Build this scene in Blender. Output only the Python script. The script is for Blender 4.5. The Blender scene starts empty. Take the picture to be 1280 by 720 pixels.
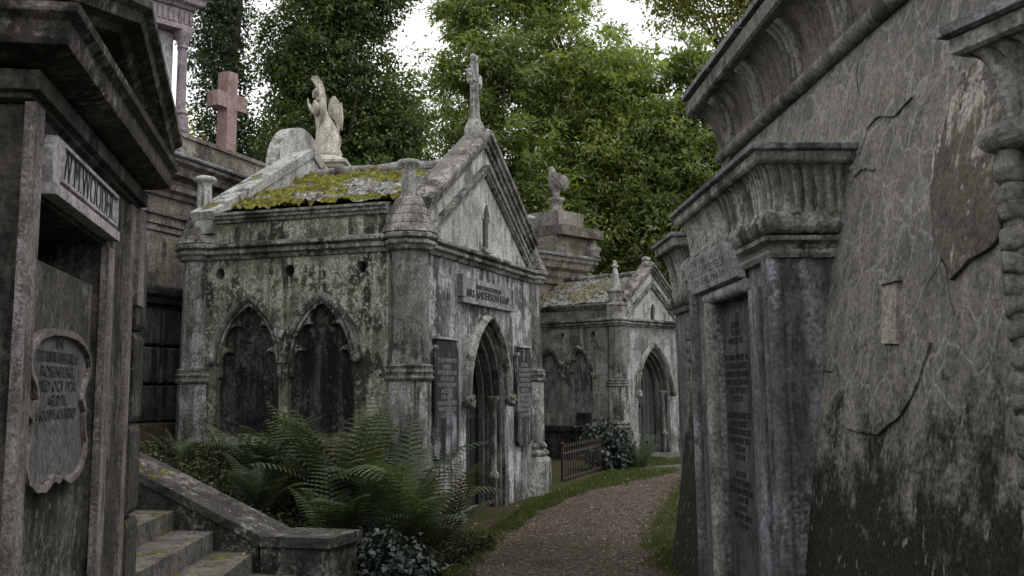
import bpy, math, random
import numpy as np
from math import sin, cos, pi, radians as R, sqrt, atan2, hypot
from mathutils import Vector, Matrix, noise
from mathutils.geometry import tessellate_polygon

random.seed(7); rng = np.random.default_rng(7)
scene = bpy.context.scene
col = scene.collection

# ------------------------------------------------------------------ materials
def newmat(name):
    m = bpy.data.materials.new(name); m.use_nodes = True
    nt = m.node_tree; nt.nodes.clear()
    return m, nt, nt.nodes, nt.links

class G:
    """tiny node-graph helper"""
    def __init__(s, nt): s.nt, s.N, s.L = nt, nt.nodes, nt.links
    def put(s, sock, v):
        if isinstance(v, bpy.types.NodeSocket): s.L.new(v, sock)
        elif v is not None:
            if hasattr(sock, 'default_value') and isinstance(v, tuple) and len(v) == 3 and len(sock.default_value) == 4: v = (*v, 1)
            sock.default_value = v
    def coord(s, scale=(1, 1, 1), loc=(0, 0, 0), kind='Object'):
        tc = s.N.new('ShaderNodeTexCoord'); mp = s.N.new('ShaderNodeMapping')
        s.L.new(tc.outputs[kind], mp.inputs[0]); mp.inputs['Scale'].default_value = scale; mp.inputs['Location'].default_value = loc
        return mp.outputs[0]
    def noise(s, vec, scale, detail=6, rough=.6, dist=0.):
        n = s.N.new('ShaderNodeTexNoise'); s.L.new(vec, n.inputs['Vector'])
        n.inputs['Scale'].default_value = scale; n.inputs['Detail'].default_value = detail
        n.inputs['Roughness'].default_value = rough; n.inputs['Distortion'].default_value = dist
        return n.outputs[0]
    def voro(s, vec, scale, feature='F1', rnd=1.):
        n = s.N.new('ShaderNodeTexVoronoi'); n.feature = feature; s.L.new(vec, n.inputs['Vector'])
        n.inputs['Scale'].default_value = scale; n.inputs['Randomness'].default_value = rnd
        return n.outputs[0]
    def ramp(s, v, a, b, lo=0., hi=1.):
        n = s.N.new('ShaderNodeMapRange'); n.interpolation_type = 'SMOOTHSTEP'; s.L.new(v, n.inputs[0])
        n.inputs[1].default_value = a; n.inputs[2].default_value = b; n.inputs[3].default_value = lo; n.inputs[4].default_value = hi
        return n.outputs[0]
    def math(s, op, a, b=None, c=None):
        n = s.N.new('ShaderNodeMath'); n.operation = op
        s.put(n.inputs[0], a)
        if b is not None: s.put(n.inputs[1], b)
        if c is not None: s.put(n.inputs[2], c)
        return n.outputs[0]
    def mix(s, f, a, b, mode='MIX'):
        n = s.N.new('ShaderNodeMix'); n.data_type = 'RGBA'; n.blend_type = mode
        s.put(n.inputs[0], f); s.put(n.inputs[6], a); s.put(n.inputs[7], b)
        return n.outputs[2]
    def bsdf(s, color, rough=.9, normal=None, spec=.25, metal=0.):
        n = s.N.new('ShaderNodeBsdfPrincipled'); s.put(n.inputs['Base Color'], color); s.put(n.inputs['Roughness'], rough)
        n.inputs['Specular IOR Level'].default_value = spec; n.inputs['Metallic'].default_value = metal
        if normal: s.L.new(normal, n.inputs['Normal'])
        return n.outputs[0]
    def bump(s, h, strength=.6, dist=.02, normal=None):
        n = s.N.new('ShaderNodeBump'); n.inputs['Strength'].default_value = strength; n.inputs['Distance'].default_value = dist
        s.L.new(h, n.inputs['Height'])
        if normal: s.L.new(normal, n.inputs['Normal'])
        return n.outputs[0]
    def out(s, sh):
        o = s.N.new('ShaderNodeOutputMaterial'); s.L.new(sh, o.inputs[0])

def stone(name, base=(.3, .29, .28), dark=(.035, .033, .03), pale=(.5, .5, .52), amt_dark=.5, amt_pale=.35, lichen=.0,
          green=.3, moss=.0, streak=1., grain=1., seed=0, scale=1., bumpd=.02, crazed=0., algae=None, courses=None, rough=.9, bevel=.008):
    """weathered stone: mottled base, vertical rain streaks, pale leached patches, lichen dots, green algae, moss on ledges"""
    m, nt, N, L = newmat(name); g = G(nt); o = (seed * 3.7, seed * 1.3, seed * 2.1)
    c = g.coord((scale,) * 3, o); cs = g.coord((5 * scale, 5 * scale, .55 * scale), o)
    big = g.noise(c, 1.1, 7, .62, .3); mid = g.noise(c, 4.5, 8, .68, .2); fine = g.noise(c, 38, 5, .7); st = g.noise(cs, 1.5, 7, .62, .4)
    st2 = g.noise(g.coord((14 * scale, 14 * scale, 1.1 * scale), o), 1.0, 5, .6)
    colr = g.mix(g.ramp(mid, .3, .7), tuple(x * .72 for x in base), tuple(min(1, x * 1.3) for x in base))
    # pale leached / limewashed patches
    pf = g.math('MULTIPLY', g.ramp(g.math('ADD', g.math('MULTIPLY', big, .5), g.math('MULTIPLY', st, .5)), .485, .56), g.ramp(g.math('ADD', g.math('MULTIPLY', mid, .6), g.math('MULTIPLY', fine, .4)), .40, .53))
    colr = g.mix(g.math('MULTIPLY', pf, amt_pale * 1.6), colr, pale)
    # soot and rain streaks
    big2 = g.noise(g.coord((scale,) * 3, (o[0] + 4.4, o[1] + 7.7, o[2] + 1.1)), 1.6, 8, .66, .4)
    df = g.ramp(g.math('ADD', g.math('MULTIPLY', st, .6 * streak + .001), g.math('MULTIPLY', big2, 1 - .6 * streak)), .385 + .2 * amt_dark, .325 + .2 * amt_dark)
    blot = g.math('MULTIPLY', g.ramp(g.noise(c, 7.5, 6, .75, .5), .50 + .05 * (1 - amt_dark), .43), .6 * amt_dark); df = g.math('MAXIMUM', df, blot)
    df2 = g.ramp(g.math('ADD', g.math('MULTIPLY', st2, .6), g.math('MULTIPLY', mid, .4)), .48, .40)
    df = g.math('MAXIMUM', df, g.math('MULTIPLY', df2, .55))
    colr = g.mix(g.math('MULTIPLY', df, min(1, .5 + .6 * amt_dark)), colr, dark)
    if green:
        gf = g.math('MULTIPLY', g.ramp(g.noise(g.coord((1.6 * scale, 1.6 * scale, .9 * scale), (o[0] + 9, o[1], o[2])), 1.3, 8, .7), .52, .68), g.ramp(fine, .3, .6))
        colr = g.mix(g.math('MULTIPLY', gf, green), colr, (.085, .095, .035))
    if lichen:
        lf = g.math('MULTIPLY', g.ramp(g.noise(c, 17, 7, .75), .53, .57), g.ramp(g.noise(c, 2.2, 4, .6), .42, .6))
        colr = g.mix(g.math('MULTIPLY', lf, lichen), colr, (.42, .43, .36))
        l2 = g.ramp(g.voro(g.coord((scale,) * 3, (o[0] + 3, o[1] + 5, o[2])), 11), .16, .1)
        l2 = g.math('MULTIPLY', l2, g.ramp(g.noise(c, 3.1, 3, .5), .54, .62))
        colr = g.mix(g.math('MULTIPLY', l2, lichen), colr, (.5, .5, .47))
    hgt = g.math('ADD', g.math('MULTIPLY', mid, .55), g.math('MULTIPLY', fine, .3 * grain))
    hgt = g.math('ADD', hgt, g.math('MULTIPLY', g.noise(c, 13, 5, .7), .4))
    if crazed:
        nv = N.new('ShaderNodeTexNoise'); L.new(c, nv.inputs['Vector']); nv.inputs['Scale'].default_value = 2.6; nv.inputs['Detail'].default_value = 2
        mv = N.new('ShaderNodeVectorMath'); mv.operation = 'MULTIPLY_ADD'; L.new(nv.outputs['Color'], mv.inputs[0]); mv.inputs[1].default_value = (.32, .32, .32); L.new(c, mv.inputs[2])
        mv2 = N.new('ShaderNodeVectorMath'); mv2.operation = 'MULTIPLY'; L.new(mv.outputs[0], mv2.inputs[0]); mv2.inputs[1].default_value = (1, 1.15, .8)
        v1 = g.voro(mv2.outputs[0], 4.6, 'DISTANCE_TO_EDGE')
        ln = g.ramp(v1, .042, .012)
        halo = g.ramp(v1, .10, .02)
        msk = g.ramp(g.noise(g.coord((1, 1, 1), (o[0] + 2.2, 0, 0)), .9, 3, .5), .30, .38)
        zc0 = N.new('ShaderNodeTexCoord'); sp0 = N.new('ShaderNodeSeparateXYZ'); L.new(zc0.outputs['Object'], sp0.inputs[0])
        msk = g.math('MULTIPLY', msk, g.ramp(sp0.outputs[2], 1.25, 1.5))
        wob = g.ramp(g.noise(c, 7, 3, .6), .3, .46)
        colr = g.mix(g.math('MULTIPLY', g.math('MULTIPLY', halo, msk), .5 * crazed), colr, (.2, .19, .17))
        colr = g.mix(g.math('MULTIPLY', g.math('MULTIPLY', g.math('MULTIPLY', ln, msk), wob), .55 * crazed), colr, (.31, .295, .27))
        hgt = g.math('ADD', hgt, g.math('MULTIPLY', g.math('MULTIPLY', ln, msk), .12 * crazed))
        drk = g.math('MULTIPLY', g.ramp(g.voro(mv2.outputs[0], 1.05, 'DISTANCE_TO_EDGE'), .006, .002), g.ramp(g.noise(c, 1.4, 2, .5), .58, .64))
        colr = g.mix(drk, colr, (.02, .02, .018)); hgt = g.math('SUBTRACT', hgt, g.math('MULTIPLY', drk, .6))
    if algae:   # (z0, z1, strength): black-green growth rising from the damp foot of the wall, ragged edge
        tc = N.new('ShaderNodeTexCoord'); sp = N.new('ShaderNodeSeparateXYZ'); L.new(tc.outputs['Object'], sp.inputs[0])
        zz = g.math('ADD', sp.outputs[2], g.math('MULTIPLY', g.math('SUBTRACT', mid, .5), 2.4))
        zz = g.math('ADD', zz, g.math('MULTIPLY', g.math('SUBTRACT', st2, .5), .45))
        zz = g.math('ADD', zz, g.math('MULTIPLY', g.math('SUBTRACT', fine, .5), .7)); af = g.ramp(zz, algae[1], algae[0])
        ac = g.mix(g.ramp(fine, .35, .65), (.006, .007, .005), (.02, .021, .012))
        spk = g.math('MULTIPLY', g.ramp(g.noise(g.coord((9, 9, 4), o), 2.4, 4, .6), .63, .67), .8)
        ac = g.mix(spk, ac, (.27, .28, .24))
        colr = g.mix(g.math('MULTIPLY', af, algae[2]), colr, ac)
    if courses:   # (height, length, depth) ashlar joints
        br = N.new('ShaderNodeTexBrick'); L.new(g.coord((1, 1, 1)), br.inputs[0])
        hgt = hgt
    geo = N.new('ShaderNodeNewGeometry')
    if moss:
        sp = N.new('ShaderNodeSeparateXYZ'); L.new(geo.outputs['Normal'], sp.inputs[0])
        up = g.ramp(sp.outputs[2], .15, .7)
        mf = g.math('MULTIPLY', up, g.ramp(g.noise(c, 3.2, 7, .7), .58 - .25 * moss, .66 - .25 * moss))
        mc = g.mix(g.ramp(g.noise(c, 22, 4, .7), .35, .65), (.05, .055, .012), (.2, .2, .03))
        colr = g.mix(mf, colr, mc); hgt = g.math('ADD', hgt, g.math('MULTIPLY', mf, .7))
    colr = g.mix(1., colr, g.mix(g.ramp(fine, .33, .67), (.6, .6, .6), (1.3, 1.3, 1.3)), 'MULTIPLY')
    nrm = None
    if bevel:
        bv = N.new('ShaderNodeBevel'); bv.samples = 3; bv.inputs[0].default_value = bevel; nrm = bv.outputs[0]
    b = g.bump(hgt, 1., bumpd * 1.5, nrm)
    g.out(g.bsdf(colr, rough, b, .25)); return m

def roofmat(name, seed=0, mossy=1.):
    m, nt, N, L = newmat(name); g = G(nt); c = g.coord((1, 1, 1), (seed, seed, seed))
    at = N.new('ShaderNodeAttribute'); at.attribute_name = 'moss'
    mid = g.noise(c, 9, 7, .7); fine = g.noise(c, 45, 5, .7)
    slate = g.mix(g.ramp(mid, .4, .6), (.045, .042, .038), (.24, .232, .22))
    slate = g.mix(g.ramp(g.noise(c, 16, 5, .7), .53, .58), slate, (.4, .395, .38))
    mossc = g.mix(g.ramp(g.noise(c, 14, 6, .7), .35, .62), (.055, .06, .012), (.21, .205, .03))
    mossc = g.mix(g.ramp(g.noise(c, 6, 5, .7), .50, .58), mossc, (.075, .06, .022)); mossc = g.mix(g.ramp(g.noise(c, 21, 5, .7), .56, .62), mossc, (.03, .035, .012))
    f = g.ramp(g.math('ADD', at.outputs['Fac'], g.math('MULTIPLY', g.math('SUBTRACT', mid, .5), .9)), .42, .56)
    colr = g.mix(g.math('MULTIPLY', f, mossy), slate, mossc)
    h = g.math('ADD', g.math('MULTIPLY', mid, .5), g.math('MULTIPLY', fine, .5))
    g.out(g.bsdf(colr, .95, g.bump(h, 1., .03), .15)); return m

def leafmat(name, c1, c2, c3, trans=.35, rough=.45, spec=.4, top=None):
    m, nt, N, L = newmat(name); g = G(nt)
    at = N.new('ShaderNodeAttribute'); at.attribute_name = 'tint'
    colr = g.mix(g.ramp(at.outputs['Fac'], 0., .55), c1, c2)
    colr = g.mix(g.ramp(at.outputs['Fac'], .62, 1.), colr, c3)
    p = g.bsdf(colr, rough, None, spec)
    t = N.new('ShaderNodeBsdfTranslucent'); g.put(t.inputs[0], g.mix(1., colr, (1.3, 1.5, .6), 'MULTIPLY'))
    mx = N.new('ShaderNodeMixShader'); mx.inputs[0].default_value = trans; L.new(p, mx.inputs[1]); L.new(t.outputs[0], mx.inputs[2])
    g.out(mx.outputs[0]); return m

def simple(name, a, b, scale=8, rough=.8, bumpd=.01, spec=.3, metal=0., stretch=(1, 1, 1)):
    m, nt, N, L = newmat(name); g = G(nt); c = g.coord(stretch)
    n = g.noise(c, scale, 7, .7); f = g.noise(c, scale * 6, 4, .7)
    g.out(g.bsdf(g.mix(g.ramp(n, .35, .65), a, b), rough, g.bump(g.math('ADD', n, g.math('MULTIPLY', f, .4)), .7, bumpd), spec, metal)); return m

# ------------------------------------------------------------------ mesh builder
class MB:
    def __init__(s): s.v, s.f, s.sm = [], [], []
    def add(s, vs, fs, smooth=False):
        o = len(s.v); s.v += [tuple(p) for p in vs]; s.f += [tuple(o + i for i in f) for f in fs]; s.sm += [smooth] * len(fs); return s
    def box(s, x0, x1, y0, y1, z0, z1):
        return s.add([(x0, y0, z0), (x1, y0, z0), (x1, y1, z0), (x0, y1, z0), (x0, y0, z1), (x1, y0, z1), (x1, y1, z1), (x0, y1, z1)],
                     [(0, 3, 2, 1), (4, 5, 6, 7), (0, 1, 5, 4), (1, 2, 6, 5), (2, 3, 7, 6), (3, 0, 4, 7)])
    def frustum(s, cx, cy, z0, z1, ax0, ay0, ax1, ay1):
        q = []
        for z, ax, ay in ((z0, ax0, ay0), (z1, ax1, ay1)): q += [(cx - ax, cy - ay, z), (cx + ax, cy - ay, z), (cx + ax, cy + ay, z), (cx - ax, cy + ay, z)]
        return s.add(q, [(0, 3, 2, 1), (4, 5, 6, 7), (0, 1, 5, 4), (1, 2, 6, 5), (2, 3, 7, 6), (3, 0, 4, 7)])
    def slab(s, loops, mp, d0, d1):
        """plate from 2D loops (outer + holes) at depths d0 (front) and d1 (back); mp(u,w,d) -> xyz"""
        flat = [p for lp in loops for p in lp]; n = len(flat)
        tris = tessellate_polygon([[Vector((p[0], p[1], 0)) for p in lp] for lp in loops])
        vs = [mp(p[0], p[1], d0) for p in flat] + [mp(p[0], p[1], d1) for p in flat]
        fs = []
        def area(t): a, b, c = (flat[i] for i in t); return (b[0] - a[0]) * (c[1] - a[1]) - (b[1] - a[1]) * (c[0] - a[0])
        for t in tris:
            t = tuple(t)
            if area(t) < 0: t = t[::-1]
            fs.append(t); fs.append(tuple(n + i for i in t[::-1]))
        k = 0
        for li, lp in enumerate(loops):
            A = sum(lp[i][0] * lp[(i + 1) % len(lp)][1] - lp[(i + 1) % len(lp)][0] * lp[i][1] for i in range(len(lp)))
            ccw = (A > 0) == (li == 0)
            for i in range(len(lp)):
                a, b = k + i, k + (i + 1) % len(lp)
                fs.append((a, n + a, n + b, b) if ccw else (a, b, n + b, n + a))
            k += len(lp)
        return s.add(vs, fs)
    def sweep(s, path, prof, mp, closed=False, smooth=False, cap=True):
        """profile [(n,o)] carried along a 2D path with mitred corners; n = offset to the LEFT of travel, o = second axis"""
        P = [Vector(p) for p in path]; n = len(P); rows = []
        for i in range(n):
            a = P[i - 1] if (i > 0 or closed) else None; b = P[(i + 1) % n] if (i < n - 1 or closed) else None
            d1 = (P[i] - a).normalized() if a is not None else None; d2 = (b - P[i]).normalized() if b is not None else None
            if d1 is None: d1 = d2
            if d2 is None: d2 = d1
            n1, n2 = Vector((-d1.y, d1.x)), Vector((-d2.y, d2.x)); m_ = (n1 + n2)
            m_ = m_.normalized() if m_.length > 1e-6 else n1
            k = 1 / max(.35, m_.dot(n1))
            rows.append([mp(P[i].x + m_.x * k * q[0], P[i].y + m_.y * k * q[0], q[1]) for q in prof])
        vs = [p for r in rows for p in r]; w = len(prof); fs = []
        for i in range(n if closed else n - 1):
            j = (i + 1) % n
            for q in range(w): r = (q + 1) % w; fs.append((i * w + q, j * w + q, j * w + r, i * w + r))
        if cap and not closed: fs += [tuple(range(w))[::-1], tuple((n - 1) * w + q for q in range(w))]
        return s.add(vs, fs, smooth)
    def lathe(s, cx, cy, prof, n=16, smooth=True, ph=0., sx=1., sy=1.):
        vs = []; w = len(prof)
        for i in range(n):
            a = 2 * pi * i / n + ph; vs += [(cx + r * cos(a) * sx, cy + r * sin(a) * sy, z) for r, z in prof]
        fs = [(i * w + q, ((i + 1) % n) * w + q, ((i + 1) % n) * w + q + 1, i * w + q + 1) for i in range(n) for q in range(w - 1)]
        s.add(vs, fs, smooth); o = len(s.v) - len(vs)
        s.f += [tuple(o + i * w for i in range(n))[::-1], tuple(o + i * w + w - 1 for i in range(n))]; s.sm += [False, False]; return s
    def octo(s, cx, cy, prof): # octagon with flat faces along the axes; prof in apothems
        return s.lathe(cx, cy, [(a / cos(pi / 8), z) for a, z in prof], 8, False, pi / 8)
    def tube(s, pts, rad, n=8, smooth=True):
        pts = [Vector(p) for p in pts]; rad = rad if isinstance(rad, (list, tuple)) else [rad] * len(pts); vs = []
        up = Vector((0, 0, 1))
        for i, p in enumerate(pts):
            t = (pts[min(i + 1, len(pts) - 1)] - pts[max(i - 1, 0)]).normalized()
            if abs(t.dot(up)) > .95: up = Vector((1, 0, 0)) if abs(t.x) < .9 else Vector((0, 1, 0))
            u = t.cross(up).normalized(); w = t.cross(u)
            for k in range(n): a = 2 * pi * k / n; vs.append(p + (u * cos(a) + w * sin(a)) * rad[i])
        fs = [(i * n + k, i * n + (k + 1) % n, (i + 1) * n + (k + 1) % n, (i + 1) * n + k) for i in range(len(pts) - 1) for k in range(n)]
        s.add(vs, fs, smooth); o = len(s.v) - len(vs)
        s.f += [tuple(o + k for k in range(n))[::-1], tuple(o + (len(pts) - 1) * n + k for k in range(n))]; s.sm += [False, False]; return s
    def ball(s, c, r, n=10, sc=(1, 1, 1), jit=0.):
        vs, fs = [], []; h = n // 2
        for i in range(h + 1):
            th = pi * i / h
            for k in range(n):
                a = 2 * pi * k / n; j = 1 + jit * (noise.noise(Vector((c[0] + i, c[1] + k * .7, c[2])) * 1.3))
                vs.append((c[0] + r * sc[0] * sin(th) * cos(a) * j, c[1] + r * sc[1] * sin(th) * sin(a) * j, c[2] + r * sc[2] * cos(th)))
        for i in range(h):
            for k in range(n): fs.append((i * n + k, (i + 1) * n + k, (i + 1) * n + (k + 1) % n, i * n + (k + 1) % n))
        return s.add(vs, fs, True)
    def build(s, name, mat, parent=None, loc=None):
        me = bpy.data.meshes.new(name); me.from_pydata(s.v, [], s.f); me.materials.append(mat)
        me.polygons.foreach_set('use_smooth', s.sm); me.validate(); me.update()
        o = bpy.data.objects.new(name, me); col.objects.link(o); o.parent = parent
        if loc: o.location = loc
        return o

def tag(o, label=None, cat=None, group=None, kind=None):
    for k, v in (('label', label), ('category', cat), ('group', group), ('kind', kind)):
        if v: o[k] = v
    return o
def thing(name, label, cat, loc=(0, 0, 0), ang=0, group=None):
    o = bpy.data.objects.new(name, None); col.objects.link(o); o.empty_display_size = .2
    o.location = loc; o.rotation_euler = (0, 0, R(ang)); return tag(o, label, cat, group)
def XZ(u, w, d): return (u, d, w)       # plate facing -Y, depth grows inwards
def YZ(u, w, d): return (d, -u, w)      # plate facing -X : u runs along -Y so that faces look outwards
def XY(u, w, o): return (u, w, o)

def to_world(o, ang, p):
    t = R(ang); return (o[0] + p[0] * cos(t) - p[1] * sin(t), o[1] + p[0] * sin(t) + p[1] * cos(t), p[2])

def lettering(lines, width, parent, mat, origin, lh, name='inscription', ext=.004, side='XZ', bold=0.0, widths=None):
    """lines of text centred on origin, standing proud of a plate that faces -Y"""
    mb = MB(); z = origin[2]
    for i, tx in enumerate(lines):
        if not tx: z -= lh; continue
        sz = lh * .78
        if isinstance(tx, tuple): tx, sz = tx
        cu = bpy.data.curves.new('t', 'FONT'); cu.body = tx; cu.size = sz * 1.35; cu.align_x = 'CENTER'; cu.extrude = ext; cu.offset = bold; cu.resolution_u = 3; cu.space_character = 1.03
        ob = bpy.data.objects.new('t', cu); col.objects.link(ob); bpy.context.view_layer.update()
        me = bpy.data.meshes.new_from_object(ob.evaluated_get(bpy.context.evaluated_depsgraph_get()))
        w = max((v.co.x for v in me.vertices), default=0) - min((v.co.x for v in me.vertices), default=0)
        tw = (widths[i] if widths else width); k = min(1.15, tw / max(w, 1e-4)) if not widths else tw / max(w, 1e-4)
        mb.add([(origin[0] + v.co.x * k, origin[1] - v.co.z, z + v.co.y) for v in me.vertices], [tuple(p.vertices) for p in me.polygons])
        bpy.data.objects.remove(ob); bpy.data.curves.remove(cu); bpy.data.meshes.remove(me); z -= lh
    return mb.build(name, mat, parent)

def arch(cx, w, zs, h, n=10, z0=None):
    """pointed arch, left foot -> apex -> right foot (counter: goes clockwise seen from front). With z0: closed opening outline, ccw"""
    c = (h * h - w * w) / (2 * w); Rr = w + c; a1 = math.acos(c / Rr) if Rr > c else 0
    left = [(cx + c - Rr * cos(a1 * i / n), zs + Rr * sin(a1 * i / n)) for i in range(n + 1)]
    right = [(2 * cx - x, z) for x, z in left[:-1]][::-1]
    pts = left + right
    if z0 is None: return pts
    return ([(cx - w, z0)] + pts + [(cx + w, z0)])[::-1]

# ------------------------------------------------------------------ camera
F_, PITCH, ROLL, V0 = 1365., R(8.62), R(.65), 279.
cam_d = bpy.data.cameras.new('camera'); cam = bpy.data.objects.new('camera', cam_d); col.objects.link(cam); scene.camera = cam
cam_d.sensor_width = 36; cam_d.lens = F_ * 36 / 1280; cam_d.shift_y = -(360 - V0) / 1280; cam_d.clip_start = .05; cam_d.clip_end = 600
fwd = Vector((0, cos(PITCH), sin(PITCH))); up = Vector((0, -sin(PITCH), cos(PITCH))); rt = Vector((1, 0, 0))
r2 = rt * cos(ROLL) - up * sin(ROLL); u2 = rt * sin(ROLL) + up * cos(ROLL)
M = Matrix((r2, u2, -fwd)).transposed().to_4x4(); M.translation = Vector((0, 0, 1.6)); cam.matrix_world = M

# ------------------------------------------------------------------ world and light
SUN_EL, SUN_AZ = R(58), R(105)      # azimuth of the sun, clockwise from +Y
w = bpy.data.worlds.new('World'); scene.world = w; w.use_nodes = True; nt = w.node_tree; nt.nodes.clear(); g = G(nt)
sky = nt.nodes.new('ShaderNodeTexSky'); sky.sky_type = 'NISHITA'; sky.sun_disc = False; sky.sun_elevation = SUN_EL; sky.sun_rotation = SUN_AZ
sky.air_density = 1.; sky.dust_density = 1.5; sky.ozone_density = 1.
bw = nt.nodes.new('ShaderNodeRGBToBW'); nt.links.new(sky.outputs[0], bw.inputs[0])
cmb = nt.nodes.new('ShaderNodeCombineColor'); nt.links.new(bw.outputs[0], cmb.inputs[0]); nt.links.new(bw.outputs[0], cmb.inputs[1]); nt.links.new(bw.outputs[0], cmb.inputs[2])
cl = g.noise(g.coord((1, 1, 2.2), (0, 0, 0), 'Generated'), 2.1, 6, .55)
cloud = g.mix(g.ramp(cl, .3, .7), (5.3, 5.3, 5.1), (9.4, 9.3, 9.0))
ov = g.mix(.86, sky.outputs[0], cloud)
bg = nt.nodes.new('ShaderNodeBackground'); nt.links.new(ov, bg.inputs[0]); bg.inputs[1].default_value = .15
wo = nt.nodes.new('ShaderNodeOutputWorld'); nt.links.new(bg.outputs[0], wo.inputs[0])
sd = bpy.data.lights.new('sun', 'SUN'); sd.energy = .9; sd.angle = R(22); sd.color = (1, .97, .92)
so = bpy.data.objects.new('sun', sd); col.objects.link(so)
dv = Vector((sin(SUN_AZ) * cos(SUN_EL), cos(SUN_AZ) * cos(SUN_EL), sin(SUN_EL))); so.rotation_euler = (-dv).to_track_quat('-Z', 'Y').to_euler()
scene.view_settings.view_transform = 'Standard'; scene.view_settings.look = 'None'; scene.view_settings.exposure = 0.33; scene.view_settings.gamma = 1
EOFMARK = 1

# ------------------------------------------------------------------ shared materials
M_main = stone('pale weathered stone', (.21, .206, .205), (.022, .02, .018), (.42, .42, .45), .54, .75, .3, .15, .25, .62, seed=1, scale=.8)
M_side = stone('lichened render', (.18, .175, .135), (.022, .021, .016), (.46, .465, .40), .64, .5, .9, .8, .5, .75, seed=2)
M_pier = stone('streaked pier stone', (.165, .16, .15), (.024, .022, .019), (.42, .41, .42), .52, .5, .25, .4, .3, .8, seed=3)
M_mould = stone('moulding stone', (.17, .166, .145), (.024, .022, .018), (.42, .41, .4), .58, .45, .75, .4, 0, .5, seed=4)
M_gable = stone('gable stone', (.33, .325, .31), (.05, .046, .04), (.54, .54, .54), .4, .45, .3, .1, .1, .8, seed=5)
M_rake = stone('raking stone', (.16, .148, .138), (.028, .025, .022), (.4, .385, .37), .55, .35, .6, .3, 0, .4, seed=6)
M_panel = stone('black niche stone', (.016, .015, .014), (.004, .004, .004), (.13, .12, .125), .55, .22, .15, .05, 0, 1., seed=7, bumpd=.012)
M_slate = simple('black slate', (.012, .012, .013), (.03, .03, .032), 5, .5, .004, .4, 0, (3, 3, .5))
M_slate2 = stone('streaked slate tablet', (.035, .035, .038), (.01, .01, .01), (.3, .3, .34), .5, .5, 0, 0, 0, 1., seed=21, bumpd=.004)
M_door = simple('dark green door', (.008, .010, .009), (.026, .031, .029), 6, .55, .006, .4, 0, (4, 4, .6))
M_iron = simple('rusty black iron', (.012, .011, .011), (.045, .03, .022), 14, .6, .004, .5, .3)
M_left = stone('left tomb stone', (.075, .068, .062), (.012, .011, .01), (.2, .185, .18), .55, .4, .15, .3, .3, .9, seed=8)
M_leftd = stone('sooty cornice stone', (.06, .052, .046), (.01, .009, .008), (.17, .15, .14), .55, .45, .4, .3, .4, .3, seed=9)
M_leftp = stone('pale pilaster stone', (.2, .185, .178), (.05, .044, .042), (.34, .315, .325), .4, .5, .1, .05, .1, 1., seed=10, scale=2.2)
M_sign = stone('pale sign marble', (.4, .385, .39), (.12, .11, .11), (.52, .5, .53), .3, .4, 0, 0, 0, .8, seed=11, bumpd=.006)
M_ink = simple('lead lettering', (.012, .012, .012), (.03, .03, .03), 20, .7, .001)
M_ink2 = simple('worn lettering', (.03, .03, .03), (.07, .07, .065), 20, .8, .001)
M_pale_ink = simple('faded pale lettering', (.16, .17, .18), (.24, .25, .26), 20, .8, .001)
M_rtomb = stone('egyptian stone', (.24, .23, .212), (.035, .032, .029), (.43, .41, .39), .42, .5, .2, .15, .2, 1., seed=12, bevel=0)
M_rside = stone('smooth egyptian jamb', (.125, .125, .128), (.03, .03, .031), (.3, .315, .35), .4, .5, .05, .1, 0, 1.1, seed=13, bumpd=.012)
M_wall = stone('crazed render', (.155, .146, .126), (.075, .071, .063), (.235, .222, .195), .22, .5, .05, .05, 0, .35, seed=14, crazed=1., algae=(.95, 1.7, .96), bumpd=.009)
M_corn = stone('dark cornice render', (.12, .108, .095), (.03, .027, .024), (.21, .19, .175), .5, .3, .05, .1, .2, .6, seed=15, bevel=0)
M_corn2 = stone('ledge render', (.17, .16, .15), (.04, .037, .035), (.3, .28, .27), .5, .3, .2, .2, .3, .5, seed=25)
M_cap = stone('slate capping', (.16, .165, .18), (.04, .04, .045), (.3, .31, .34), .4, .4, .3, .2, .2, .3, seed=16)
M_rope = stone('rope moulding stone', (.17, .16, .148), (.03, .028, .025), (.28, .265, .25), .4, .4, .1, .3, .2, .5, seed=17, bevel=0)
M_ring = stone('terrace wall stone', (.19, .168, .142), (.04, .036, .031), (.34, .315, .28), .45, .4, .3, .25, .4, .7, seed=18)
M_ringlow = stone('terrace wall dark stone', (.09, .088, .09), (.02, .02, .02), (.19, .185, .2), .5, .4, .05, .05, 0, 1., seed=19)
M_pink = stone('pink granite', (.26, .175, .17), (.13, .085, .083), (.36, .26, .25), .3, .3, 0, 0, 0, .4, seed=20, bumpd=.004, rough=.5)
M_pinkgrey = stone('mauve granite', (.24, .2, .23), (.08, .06, .075), (.38, .33, .37), .35, .4, 0, 0, 0, .5, seed=22, bumpd=.005, rough=.45)
M_statue = stone('cream statue stone', (.44, .415, .35), (.13, .12, .095), (.6, .575, .5), .35, .4, .3, .35, .1, .6, seed=23, bumpd=.01)
M_urn = stone('grey statue stone', (.24, .22, .21), (.06, .055, .05), (.42, .4, .39), .35, .4, .5, .2, .1, .5, seed=24)
M_step = stone('worn step stone', (.11, .104, .088), (.03, .028, .023), (.19, .18, .158), .35, .3, .2, .25, .1, .2, seed=26)
M_kerb = stone('stringer stone', (.05, .046, .044), (.012, .011, .01), (.19, .175, .18), .5, .35, .5, .3, .06, .2, seed=27)
M_brick = simple('old brick', (.09, .05, .035), (.2, .12, .08), 18, .95, .01)
M_tablet = stone('grey marble tablet', (.13, .125, .125), (.035, .033, .032), (.24, .23, .24), .4, .4, .1, .1, 0, .6, seed=28, bumpd=.006)
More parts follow.
